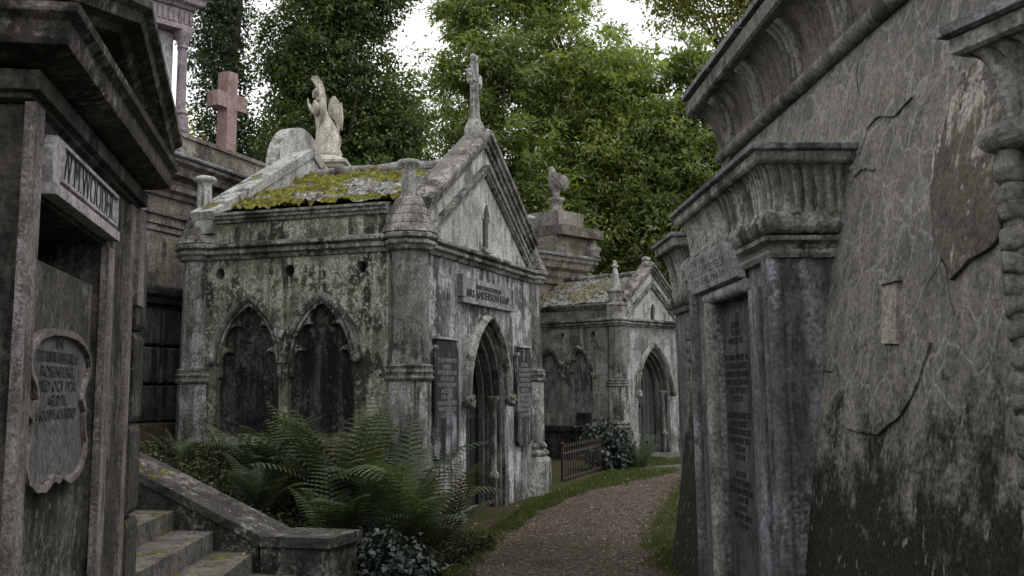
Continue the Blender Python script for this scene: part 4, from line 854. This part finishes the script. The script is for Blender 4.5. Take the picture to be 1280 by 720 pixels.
# lozenge of older render and lifted plaster edges
def blob(pts, amp=.012, sub=5):
    out = []
    for i in range(len(pts)):
        a, b = pts[i], pts[(i + 1) % len(pts)]
        for k in range(sub): t = k / sub; x = a[0] + (b[0] - a[0]) * t; z = a[1] + (b[1] - a[1]) * t; out.append((x + amp * noise.noise(Vector((x * 17, z * 17, 1))), z + amp * noise.noise(Vector((x * 17, z * 17, 5)))))
    return out
M_patch = stone('older render patch', (.10, .088, .072), (.045, .04, .033), (.34, .32, .29), .3, .95, .5, .1, 0, .75, seed=52, bumpd=.014)
q = MB(); q.slab([blob([(1.67, 2.05), (2.1, 2.16), (2.1, 2.9), (1.7, 3.02), (1.5, 2.98), (1.4, 2.82), (1.33, 2.66), (1.37, 2.44), (1.48, 2.24)], .02)], batter, -.018, .02); q.build('render_patch', M_patch, tA)
for pts in ([(.02, 2.84), (.1, 2.86), (.2, 2.80), (.3, 2.83), (.52, 2.76), (.52, 2.745), (.3, 2.80), (.2, 2.775), (.1, 2.83)], [(.26, 3.05), (.4, 3.09), (.7, 3.02), (.9, 3.06), (.9, 3.045), (.7, 3.0), (.4, 3.07), (.28, 3.03), (.22, 2.9), (.2, 2.9)],
            [(.3, 1.46), (.51, 1.37), (.96, 1.36), (1.24, 1.47), (1.4, 1.61), (1.5, 1.78), (1.488, 1.785), (1.39, 1.625), (1.235, 1.485), (.96, 1.375), (.52, 1.385)]):
    q = MB(); q.slab([blob(pts, .014, 5)], batter, -.014, .01); q.build('plaster_edge', M_wall, tA)
# big cavetto cornice over the wall, in groups of ribs
yw = wall_y(BZ); q = MB(); path = [(BX0, 2.0), (BX0, yw), (BX1, yw)]
q.tube([(x, yw - .035, BZ - .01) for x in np.linspace(BX0 - .03, BX1, 20)], .06, 12); q.tube([(BX0 - .02, y, BZ - .01) for y in np.linspace(yw - .03, 2, 8)], .06, 12); q.build('cornice_roll', M_corn2, tA)
q = MB()
fluted_cavetto(q, path, BZ, BZ + .46, .05, .27, .085, .06, mask=lambda s_: 0., n=12, per=3); q.build('cavetto', M_corn, tA)
for gx in np.arange(BX0 + .35, BX1, 1.02):
    for k in range(3):
        q = MB(); x = gx + k * .1; q.tube([(x, yw - (.05 + .22 * cav(h * .97)) - .004, BZ + .46 * h) for h in np.linspace(.04, 1, 12)], [.036] * 12, 8); q.build('cavetto_rib', M_corn2, tA)
q = MB(); q.sweep(path, [(.3, BZ + .46), (-.28, BZ + .455), (-.30, BZ + .47), (-.305, BZ + .58), (-.2, BZ + .6), (.3, BZ + .62)], XY); q.build('cornice_fascia', M_corn2, tA)
for k in range(7):
    q = MB(); x0_ = BX0 - .34 + k * 1.12; q.box(x0_, x0_ + 1.1, yw - .34 + .008 * (k % 3), 2.2, BZ + .622, BZ + .665 + .012 * (k % 2)); q.build('roof_slab', M_cap, tA)

# rope mouldings
def rope(q, x, y, z0, z1, r, pitch=.1):
    """corner moulding carved as a bound bundle: a core wrapped in slightly tilted, uneven bands"""
    q.tube([(x, y, z) for z in np.linspace(z0, z1, 6)], r * .72, 12); rr = random.Random(int(r * 1e5)); z = z0 + pitch * .5; k = 0
    while z < z1 - pitch * .3:
        tx, ty = rr.uniform(-.32, .32), rr.uniform(-.32, .32); h = pitch * rr.uniform(.42, .56); R0 = r * rr.uniform(.95, 1.06); n, m = 20, 7; vs = []
        for a in range(n):
            t = 2 * pi * a / n; zc_ = z + (tx * cos(t) + ty * sin(t)) * r + .004 * sin(3 * t + k)
            for b in range(m):
                p_ = -pi / 2 + pi * b / (m - 1); ro = r * .66 + (R0 - r * .66) * cos(p_) ** .45 if cos(p_) > 1e-3 else r * .66
                vs.append((x + ro * cos(t), y + ro * sin(t), zc_ + h * sin(p_)))
        q.add(vs, [(a * m + b, ((a + 1) % n) * m + b, ((a + 1) % n) * m + b + 1, a * m + b + 1) for a in range(n) for b in range(m - 1)], True)
        z += pitch * rr.uniform(.85, 1.1); k += 1

tC = thing('egyptian_tomb', 'nearest Egyptian tomb cut off by the right edge, a rope moulding on its corner', 'tomb', (1.634, 3.5, -.07), -72)
q = MB(); q.box(.03, 2.2, .02, 1.2, -.3, 2.5); q.build('doorcase', M_corn, tC)
q = MB(); rope(q, .0, .0, -.3, 2.42, .056, .075); q.build('rope_moulding', M_rope, tC)
P_ = [(-.01, 1.), (-.01, 0), (2.2, 0)]
q = MB(); q.sweep([(-.03, 1.), (-.03, 0), (2.2, 0)], [(-.0 - .06 * cos(t), 2.47 + .055 * sin(t)) for t in np.linspace(-pi / 2, pi / 2, 9)] + [(.08, 2.525), (.08, 2.415)], XY); q.build('roll_moulding', M_rope, tC)
q = MB(); fluted_cavetto(q, P_, 2.52, 2.77, .02, .10, .085, .045, per=14); q.build('fluted_cavetto', M_rtomb, tC)
q = MB(); q.sweep(P_, [(.3, 2.77), (-.095, 2.765), (-.11, 2.775), (-.11, 2.825), (.3, 2.84)], XY); q.build('fascia', M_rtomb, tC)
q = MB(); q.sweep(P_, [(.5, 2.843), (-.12, 2.828), (-.14, 2.835), (-.14, 2.87), (-.12, 2.88), (.5, 2.90)], XY); q.build('capping', M_cap, tC)

tB = thing('egyptian_tomb', 'farther Egyptian tomb half hidden past the doorcase, slate cap and rope corner showing', 'tomb', (1.71, 10.62, 0), RA)
q = MB(); rope(q, .0, .02, -.3, 2.26, .068, .1); q.build('rope_moulding', M_rope, tB)
portal(tB, .7, .8, 2.38, 2.5, 2.95, 3.08, .15, False)
br = thing('brick_pier', 'short stack of exposed old bricks above the far rope moulding', 'brick pier', (1.80, 10.40, 0), RA)
for j in range(30):
    q = MB(); z = .0 + j * .082; q.box(-.0 + .01 * (j % 2), .14, .0 + .006 * ((j * 7) % 3), .4, z, z + .07); q.build('brick_course', M_brick, br)
q = MB(); q.box(.012, .13, .02, .38, 0, 2.46); q.build('mortar_core', M_rtomb, br)

# ------------------------------------------------------------------ vegetation
def leaf_mesh(name, mat, pos, nrm, dirv, ln, wd, tint, parent=None, fold=.18):
    """pos: centre; each leaf a folded four-cornered blade"""
    n = len(pos); d = dirv / np.linalg.norm(dirv, axis=1, keepdims=True); s_ = np.cross(d, nrm); s_ /= np.linalg.norm(s_, axis=1, keepdims=True) + 1e-9
    up_ = np.cross(s_, d); ln = ln[:, None]; wd = wd[:, None]
    v = np.stack([pos - d * ln * .5, pos + s_ * wd * .5 - d * ln * .05 + up_ * wd * fold, pos + d * ln * .5 - up_ * ln * .08, pos - s_ * wd * .5 - d * ln * .05 + up_ * wd * fold], 1).reshape(-1, 3)
    idx = np.arange(n)[:, None] * 4 + np.array([0, 1, 2, 0, 2, 3])[None]
    me = bpy.data.meshes.new(name); me.vertices.add(4 * n); me.vertices.foreach_set('co', v.astype(np.float32).ravel())
    me.loops.add(6 * n); me.loops.foreach_set('vertex_index', idx.astype(np.int32).ravel()); me.polygons.add(2 * n)
    me.polygons.foreach_set('loop_start', (np.arange(2 * n) * 3).astype(np.int32)); me.update(calc_edges=True); me.validate()
    at = me.attributes.new('tint', 'FLOAT', 'POINT'); at.data.foreach_set('value', np.repeat(tint, 4).astype(np.float32))
    me.materials.append(mat); o = bpy.data.objects.new(name, me); col.objects.link(o); o.parent = parent; return o

def crown(name, mat, ells, n, ln, wd, parent, clump=.45, per=26, droop=.5, seed=0, shell=.55, base=(0, 0, 0)):
    rg = np.random.default_rng(seed); vol = np.array([e[3] * e[4] * e[5] for e in ells]) ** .8; vol = vol / vol.sum()
    nc = n // per; which = rg.choice(len(ells), nc, p=vol); E_ = np.array(ells)[which]
    u = rg.normal(size=(nc, 3)); u /= np.linalg.norm(u, axis=1, keepdims=True); r = rg.uniform(0, 1, nc) ** shell
    # lumpy outline
    lump = np.array([1 + .30 * noise.noise(Vector((a * 2.1, b * 2.1, c * 2.1 + seed))) + .16 * noise.noise(Vector((a * 5, b * 5, c * 5 + seed))) for a, b, c in u])
    cc = E_[:, :3] + u * E_[:, 3:] * (r * lump)[:, None]
    cs = clump * rg.uniform(.5, 1.3, nc); ct = rg.uniform(0, 1, nc)
    pos = np.repeat(cc, per, 0) + rg.normal(size=(nc * per, 3)) * np.repeat(cs, per)[:, None] * np.array([1, 1, .62]) * .55
    out = pos - np.repeat(cc, per, 0); out += np.repeat(u, per, 0) * .25
    d = out + rg.normal(size=out.shape) * .25; d[:, 2] -= droop * np.abs(rg.normal(size=len(d))) * .5
    nr = np.array([0, 0, 1.]) + rg.normal(size=out.shape) * .55 + np.repeat(u, per, 0) * .5
    tint = np.clip(np.repeat(ct, per) * .55 + rg.uniform(0, .45, len(pos)), 0, 1)
    L_ = ln * rg.uniform(.65, 1.25, len(pos)); W_ = wd * rg.uniform(.7, 1.2, len(pos))
    return leaf_mesh(name, mat, pos - np.array(base), nr, d, L_, W_, tint, parent), cc

bark = stone('ridged bark', (.07, .055, .042), (.02, .016, .013), (.12, .1, .08), .4, .2, .2, .5, 0, 1., seed=61, bevel=0)
def tree(name, label, base, h, r0, ells, mat, n, ln, wd, group='trees behind the tombs', seed=0, clump=.45, per=26, droop=.5, shell=.55, limbs=14):
    t = thing(name, label, 'tree', base, 0, group); rr = random.Random(seed); b = Vector(base)
    top = Vector((sum(e[0] for e in ells) / len(ells), sum(e[1] for e in ells) / len(ells), h))
    q = MB(); pts = [b + (top - b) * (i / 8) + Vector((.18 * sin(i * 1.3 + seed), .15 * cos(i * 1.7 + seed), 0)) * (i > 0) for i in range(9)]
    q.tube([p - b for p in pts], [r0 * (1 - .085 * i) for i in range(9)], 10); q.build('trunk', bark, t)
    o, cc = crown('crown', mat, ells, n, ln, wd, t, clump, per, droop, seed, shell, base)
    idx = [rr.randrange(len(cc)) for _ in range(limbs)]
    for k in idx:
        e = Vector(cc[k]); i0 = min(7, max(2, int(8 * (e.z * .8 - b.z) / (h - b.z)))); s0 = pts[i0]; mid = (s0 + e) / 2 + Vector((0, 0, .25))
        q = MB(); q.tube([s0 - b, s0 * .6 + e * .4 - b + Vector((0, 0, .15)), mid - b, e - b], [r0 * .34, r0 * .24, r0 * .18, r0 * .05], 6); q.build('limb', bark, t)
    return t
L_laurel = leafmat('laurel leaves', (.08, .115, .045), (.19, .235, .09), (.42, .44, .18), .48, .38, .5)
L_laurel2 = leafmat('dark laurel leaves', (.014, .03, .012), (.03, .055, .018), (.06, .085, .03), .2, .42, .45)
L_ivy = leafmat('ivy leaves', (.034, .056, .024), (.08, .115, .042), (.19, .23, .08), .4, .45, .4)
L_blue = leafmat('bluish conifer leaves', (.028, .048, .03), (.055, .085, .048), (.11, .145, .075), .3, .6, .25)
L_yel = leafmat('autumn leaves', (.09, .10, .02), (.2, .19, .035), (.32, .26, .05), .5, .6, .25)
tree('laurel_tree', 'tall laurel with broad glossy leaves behind the gable cross, leftmost laurel of three', (-.8, 33, 0), 11, .24, [(-1.4, 33, 7.4, 2.4, 2, 5.0), (-.4, 33, 11.6, 1.9, 1.8, 2.6), (.6, 32.4, 6, 2.2, 1.8, 4), (-1.3, 33, 13.4, 1.2, 1.2, 1.2), (.2, 33, 14.6, 1.3, 1.3, 1.1)], L_laurel, 56000, .23, .078, seed=1, per=42, clump=.40)
tree('laurel_tree', 'widest laurel, pale green leaves reaching above the seated bird statue', (2.6, 34, 0), 12, .28, [(2.4, 34, 7.2, 2.9, 2.2, 5.2), (2.2, 34, 11.2, 2.3, 1.8, 2.4), (3.6, 33, 9, 1.8, 1.6, 3.2), (1.2, 34, 13.9, 1.5, 1.3, 1.3)], leafmat('bright laurel leaves', (.095, .135, .048), (.23, .275, .10), (.5, .5, .2), .5, .36, .5), 72000, .23, .078, seed=2, per=42, clump=.42)
tree('laurel_tree', 'dark lower laurel between the smaller mausoleum and the sloping cornice at right', (5.6, 33, 0), 9.5, .22, [(5.2, 33, 6.2, 2.2, 2, 4.4), (6.6, 32.5, 7.5, 1.8, 1.8, 3.2), (4.6, 33, 9.2, 1.6, 1.4, 1.9), (5.8, 33, 11.2, 1.2, 1.2, 1.4)], L_laurel, 50000, .23, .078, seed=3, per=42, clump=.40)
tree('ivy_clad_tree', 'broad dark ivy clad tree standing behind the stone angel', (-4.3, 26, 0), 12, .3, [(-4.4, 26, 6.6, 1.75, 1.5, 4.0), (-4.3, 26, 10.6, 1.35, 1.3, 2.8), (-3.0, 26, 7.6, 1.15, 1.1, 2.3), (-5.4, 26, 9.6, .9, 1, 1.6), (-3.3, 26, 11.4, .9, .9, 1.2)], L_ivy, 84000, .11, .075, seed=4, clump=.33, per=30)
tree('ivy_clad_tree', 'slender bluish ivy clad tree leaning behind the pink granite cross', (-7.2, 27, 0), 13, .22, [(-7.25, 27, 7.6, .85, .9, 3.4), (-7.5, 27, 11.2, .95, .9, 2.8), (-6.6, 27, 6.0, .8, .9, 1.6)], L_blue, 30000, .11, .065, seed=5, clump=.3, per=26)
tree('ivy_clad_tree', 'bushy dark tree filling the gap between pink cross and angel', (-5.9, 29, 0), 9, .2, [(-5.9, 29, 6.4, 1.2, 1.1, 2.6), (-5.2, 30, 9.0, .9, 1, 1.5), (-6.6, 30, 8.2, .8, 1, 1.3)], L_ivy, 30000, .12, .08, seed=6, clump=.33)
tree('autumn_tree', 'sunlit yellow-green tree showing between the columned monument and the pink cross', (-10.6, 36, 0), 9, .2, [(-10.6, 36, 8.6, 1.3, 1.2, 2.4), (-9.6, 36, 7, 1.2, 1, 1.6)], L_yel, 9000, .14, .1, seed=7, clump=.35, per=16)
tree('autumn_tree', 'thin yellow-leaved tree showing between the dark angel tree and the laurels', (-4.3, 42, 0), 11, .2, [(-4.4, 42, 11.0, 1.0, 1.2, 2.4), (-4.2, 42, 7.8, 1.5, 1, 2.2)], L_yel, 14000, .15, .1, seed=8, clump=.35, per=16)
tree('autumn_tree', 'airy yellow-green tree above the sloping cornice at the top right', (9.6, 38, 0), 14, .25, [(8.4, 37, 15.0, 2.6, 2, 2.3), (9.5, 37, 11.8, 1.7, 1.6, 2.2), (6.0, 38, 15.6, 1.6, 1.6, 1.2)], leafmat('thin autumn leaves', (.1, .11, .03), (.17, .17, .04), (.26, .22, .06), .5, .6, .25), 15000, .16, .1, seed=9, clump=.45, per=14)
for k, (x, y, h, lb) in enumerate([(-11.5, 40, 8.5, 'far dark tree behind the autumn leaves at the left'), (-7.6, 41, 9.5, 'far dark tree low behind the pink cross'), (-3.4, 40, 9.5, 'far dark tree low behind the angel wings'), (.6, 41, 10, 'far dark tree behind the gable cross laurel'), (4.2, 41, 10.5, 'far dark tree behind the widest laurel'), (8.2, 41, 9.5, 'far dark tree behind the right laurel')]):
    tree('evergreen_tree', lb, (x, y, 0), h - 2, .25, [(x, y, h * .5, 2.7, 1.8, h * .5), (x + .8, y, h * .72, 1.9, 1.5, h * .27)], L_laurel2, 15000, .3, .13, 'far dark evergreens', seed=20 + k, clump=.6, per=20, limbs=6)
# low shrubs closing the view under the crowns
for k, (x, y, z, rx, rz, lb) in enumerate([(3.8, 30.6, 2.4, 1.4, 2.6, 'dense laurel shrub between the smaller mausoleum gable and the corniced tomb'), (5.6, 30.5, 2.2, 1.3, 2.6, 'dense laurel shrub right of the smaller mausoleum gable'), (-1.4, 24, 4.6, 1.5, 1.9, 'dark shrub behind the ridge of the mossy roof'), (-3.4, 21.5, 4.2, 1.2, 1.8, 'dark shrub below the angel pedestal')]):
    t = thing('laurel_shrub', lb, 'shrub', (x, y, 0), 0, 'shrubs under the trees'); crown('foliage', L_laurel2, [(x, y, z, rx, 1.1, rz)], 15000, .18, .07, t, .4, 24, .5, 40 + k, .6, (x, y, 0))
    q = MB(); q.tube([(0, 0, -.1), (.05, 0, z * .5), (0, 0, z)], [.07, .05, .02], 6); q.build('stem', bark, t)

# ferns
L_fern = leafmat('fern fronds', (.032, .048, .027), (.058, .08, .044), (.13, .155, .095), .28, .6, .3)
L_fernb = leafmat('browned fern fronds', (.07, .05, .025), (.12, .09, .04), (.17, .15, .07), .3, .7, .2)
def fern(label, X, Y, n, ln, seed, lo=58, hi=86, az0=0, spread=180):
    rr = random.Random(seed); z = bank_z(X, Y) - .02; b = to_world(*MAIN, (X, Y, z)); t = thing('fern', label, 'fern', b, 0, 'ferns on the bank')
    for f in range(n):
        az = R(az0 + rr.uniform(-spread, spread)); el = R(rr.uniform(lo, hi)); L_ = 1.28 * ln * rr.uniform(.6, 1.1); ns = 24; p = Vector((rr.uniform(-.05, .05), rr.uniform(-.05, .05), 0)); pts = [p.copy()]; dirs = []
        curl = R(rr.uniform(40, 95)); sidecurl = R(rr.uniform(-22, 22)); tn0 = rr.random()
        for i in range(ns):
            e = el - curl * (i / ns) ** 1.5; a = az + sidecurl * i / ns; d = Vector((cos(a) * cos(e), sin(a) * cos(e), sin(e))); p = p + d * L_ / ns; pts.append(p.copy()); dirs.append(d)
        q = MB(); q.tube(pts[::3] + [pts[-1]] * 1, [.004 * (1 - .85 * i / 10) for i in range(12)][:len(pts[::3]) + 1], 4); tints = [.35] * len(q.v)
        for i in range(3, ns):
            s_ = i / ns; pl_ = .2 * L_ * (sin(pi * min(1, (s_ * .93 + .07)) ** .8) ** .8) * (1 if s_ > .12 else .6) * 1.05 + .006; d = dirs[i]; side = d.cross(Vector((0, 0, 1)))
            if side.length < .05: continue
            side.normalize(); nv = side.cross(d)
            for sg in (-1, 1):
                o0 = pts[i] + d * (L_ / ns * .5 * (sg > 0)); ax = (side * sg * .93 + d * .42 - nv * .10).normalized(); wv = ax.cross(nv).normalized(); m_ = 5; w0 = L_ / ns * .40; up_e, dn_e = [], []
                for k in range(m_):
                    u0 = k / m_; u1 = (k + .72) / m_; ww = w0 * (1 - u0) ** .7; c0 = o0 + ax * pl_ * u0 - nv * pl_ * .22 * u0 * u0; c1 = o0 + ax * pl_ * u1 - nv * pl_ * .22 * u1 * u1
                    up_e += [c0 + wv * ww * .35, c1 + wv * ww]; dn_e += [c0 - wv * ww * .35, c1 - wv * ww]
                tip = o0 + ax * pl_ * 1.02 - nv * pl_ * .22; vs = []; fs = []
                row = list(zip(up_e, dn_e)); o_ = 0
                for a_, b_ in row: vs += [a_, b_]
                for k in range(len(row) - 1): fs.append((2 * k, 2 * k + 1, 2 * k + 3, 2 * k + 2))
                vs.append(tip); fs.append((2 * len(row) - 2, 2 * len(row) - 1, len(vs) - 1)); q.add(vs, fs); tints += [min(1, max(0, tn0 * .7 + .3 * rr.random()))] * len(vs)
        o = q.build('frond', L_fernb if rr.random() < .07 else L_fern, t); at = o.data.attributes.new('tint', 'FLOAT', 'POINT')
        if len(tints) == len(o.data.vertices): at.data.foreach_set('value', tints)
    return t
FL = [('large fern in the middle of the clump, in front of the right niche', -1.0, .35, 30, 1.2), ('fern at the back of the clump against the niche pier', -.5, .75, 18, .95), ('fern below the left niche, leftmost of the tall ones', -.9, 1.3, 16, .72), ('fern in front of the corner pier', -.75, -.2, 26, 1.2),
      ('fern nearest the path, its fronds reaching toward the pointed door', -.8, -.6, 16, .85), ('low front fern just behind the square block', -1.75, .0, 20, .85), ('low fern behind the sloping coping', -1.7, .85, 16, .62), ('fern hanging over the front edge of the bank', -1.35, -.45, 20, .95), ('small fern near the far left pier', -.55, 2.0, 10, .35), ('small fern at the top of the stair wall', -1.6, 1.8, 10, .35)]
for k, (lb, X, Y, n, ln) in enumerate(FL): fern(lb, X, Y, n, ln, 100 + k)
_bz = bank_z
def bank_z(X, Y): return 0.0
_c = to_world((0, 0), -MAIN[1], (2.45 - MAIN[0][0], 21.9 - MAIN[0][1], 0)); fern('small isolated fern beside the doorstep of the smaller mausoleum', _c[0], _c[1], 14, .7, 140)
bank_z = _bz

L_weed = leafmat('dull weeds', (.018, .026, .012), (.045, .055, .026), (.10, .105, .05), .2, .6, .2)
def scatter_leaves(name, label, cat, area, n, ln, wd, mat, lift, seed=0, kind='stuff', bushy=0.):
    rg = np.random.default_rng(seed); P_ = [area(rg) for _ in range(n)]; pos = np.array([p for p in P_ if p is not None]); k = len(pos)
    pos[:, 2] += lift * rg.uniform(.0, 1., k)
    d = rg.normal(size=(k, 3)); d[:, 2] *= .35; nr = np.array([0, 0, 1.]) + rg.normal(size=(k, 3)) * .4
    o = leaf_mesh(name, mat, pos, nr, d, ln * rg.uniform(.6, 1.3, k), wd * rg.uniform(.6, 1.2, k), rg.uniform(0, 1, k)); return tag(o, label, cat, kind=kind)
def bank_area(rg):
    X, Y = rg.uniform(-2.75, -.02), rg.uniform(-.95, 3.2); w_ = to_world(*MAIN, (X, Y, max(bank_z(X, Y), .0)))
    return w_
scatter_leaves('ground_cover', 'low ivy and weeds covering the bank under the ferns', 'ground cover', bank_area, 26000, .05, .035, L_weed, .14, 3)
def blades(name, label, area, n, h0, h1, mat, seed, lean=.5):
    rg = np.random.default_rng(seed); P_ = [p for p in (area(rg) for _ in range(n)) if p is not None]; pos = np.array(P_); k = len(pos)
    d = np.array([0, 0, 1.]) + rg.normal(size=(k, 3)) * lean * np.array([1, 1, .2]); h = rg.uniform(h0, h1, k); a = rg.uniform(0, 2 * pi, k); nr = np.stack([np.cos(a), np.sin(a), .1 + 0 * a], 1)
    d /= np.linalg.norm(d, axis=1, keepdims=True)
    return tag(leaf_mesh(name, mat, pos + d * (h * .45)[:, None], nr, d, h, h * .09 + .003, rg.uniform(0, 1, k)), label, 'grass', kind='stuff')
L_grass = leafmat('grass blades', (.04, .06, .018), (.07, .095, .028), (.13, .15, .05), .3, .6, .2)
def grass_area(rg):
    y = 7.5 + 19 * rg.random() ** 1.6; e = path_edges(min(y, 25.5)); a, b = e
    if rg.random() < .62:
        lim = -1.7 if y < 11 else (-1.0 if y < 12.5 else .3 + (y - 15) * .25); lim = min(lim, a - .25) if y > 14 else lim
        x = a + .12 - (a - lim + .12) * rg.random() ** 1.15
    else: x = b - .12 + (.7 if y < 12 else 1.6) * rg.random()
    if rg.random() < .45 and noise.noise(Vector((x * 2.2, y * 2.2, 4))) < -.05: return None
    return (x, y, ground_z(x, y))
blades('grass', 'short mossy grass along both edges of the gravel path', grass_area, 90000, .02, .075, L_grass, 11, .7)
def weed_area(rg):
    X, Y = rg.uniform(-2.7, -.02), rg.uniform(-.6, 3.0)
    if noise.noise(Vector((X * 2, Y * 2, 9))) < -.05: return None
    return to_world(*MAIN, (X, Y, bank_z(X, Y)))
blades('long_grass', 'long weedy grass on the bank below the left niche', weed_area, 6500, .06, .2, L_weed, 12, .6)
L_fall = leafmat('fallen leaves', (.16, .11, .03), (.33, .26, .07), (.42, .36, .16), .1, .7, .2)
def fall_area(rg):
    r = rg.random()
    if r < .12:
        k = rg.integers(0, 5); return (-1.68 - .345 * k - rg.uniform(.03, .33), 8.55 + .112 * k - 1.8 * rg.random() ** 1.5, .224 + .15 * k)
    if r < .5:
        X, Y = rg.uniform(-2.8, -1.6), rg.uniform(.2, 3.); return to_world(*MAIN, (X, Y, bank_z(X, Y) + .06))
    y = 8 + 14 * rg.random() ** 1.4; a, b = path_edges(y); x = rg.uniform(a - .7, b + .5); return (x, y, ground_z(x, y) + .028)
scatter_leaves('fallen_leaves', 'small yellow leaves fallen on the steps, bank and path', 'fallen leaves', fall_area, 420, .04, .03, L_fall, .004, 5)
# dark ivy beside the end block and by the smaller mausoleum
def ivy(label, x, y, z, rx, ry, rz, n, ln, seed, grp='ivy bushes'):
    t = thing('ivy_bush', label, 'ivy', (x, y, 0), 0, grp); crown('foliage', L_darkivy, [(x, y, z, rx, ry, rz)], n, ln, ln * .8, t, ln * 2.2, 14, .4, seed, .45, (x, y, 0)); q = MB(); q.tube([(0, 0, -.1), (.02, 0, z)], [.03, .015], 6); q.build('stem', bark, t)
L_darkivy = leafmat('dark glossy ivy', (.010, .018, .014), (.022, .034, .026), (.045, .06, .045), .1, .35, .5)
ivy('low dark ivy bush on the grass right of the square block', -1.12, 9.35, .14, .42, .45, .25, 2600, .07, 71)
ivy('dark ivy bush tumbling over the railing in front of the paler niches', 1.75, 21.4, .45, .42, .4, .48, 2600, .09, 72)
ivy('small ivy clump at the foot of the smaller mausoleum corner pier', 2.2, 22.3, .2, .35, .3, .3, 1200, .08, 73)
# iron railing
ra_ = thing('iron_railing', 'low rusty black iron railing between the two gothic mausoleums', 'railing', (.78, 18.3, 0), math.degrees(atan2(2.5, .82)))
LR = hypot(2.5, .82)
for z in (.12, .52): q = MB(); q.box(0, LR, -.012, .012, z, z + .03); q.build('rail', M_iron, ra_)
for k in range(17):
    x = .04 + k * (LR - .08) / 16; q = MB(); q.tube([(x, 0, .0), (x, 0, .6)], .009, 6); q.lathe(x, 0, [(.004, .59), (.024, .62), (.003, .69)], 6); q.build('bar', M_iron, ra_)
for x in (0, LR): q = MB(); q.box(x - .02, x + .02, -.02, .02, -.1, .66); q.ball((x, 0, .69), .035, 8); q.build('post', M_iron, ra_)
# flagstone before the farther door
fl = MB(); fl.slab([[(2.55, 21.0), (3.5, 21.6), (3.35, 22.6), (2.5, 22.0)]], lambda u, w, d: (u, w, d), .05, -.1); tag(fl.build('flagstone', M_step), 'pale flat flagstone in the grass before the smaller mausoleum step', 'flagstone')

def litter_area(rg):
    y = 7.5 + 15 * rg.random() ** 1.4; a, b = path_edges(y); x = rg.uniform(a - .3, b + .3); return (x, y, ground_z(x, y) + .024)
scatter_leaves('leaf_litter', 'brown broken leaf litter trodden into the gravel path', 'leaf litter', litter_area, 2600, .03, .02, leafmat('brown litter', (.06, .04, .02), (.13, .085, .045), (.24, .19, .12), .05, .8, .15), .004, 15)
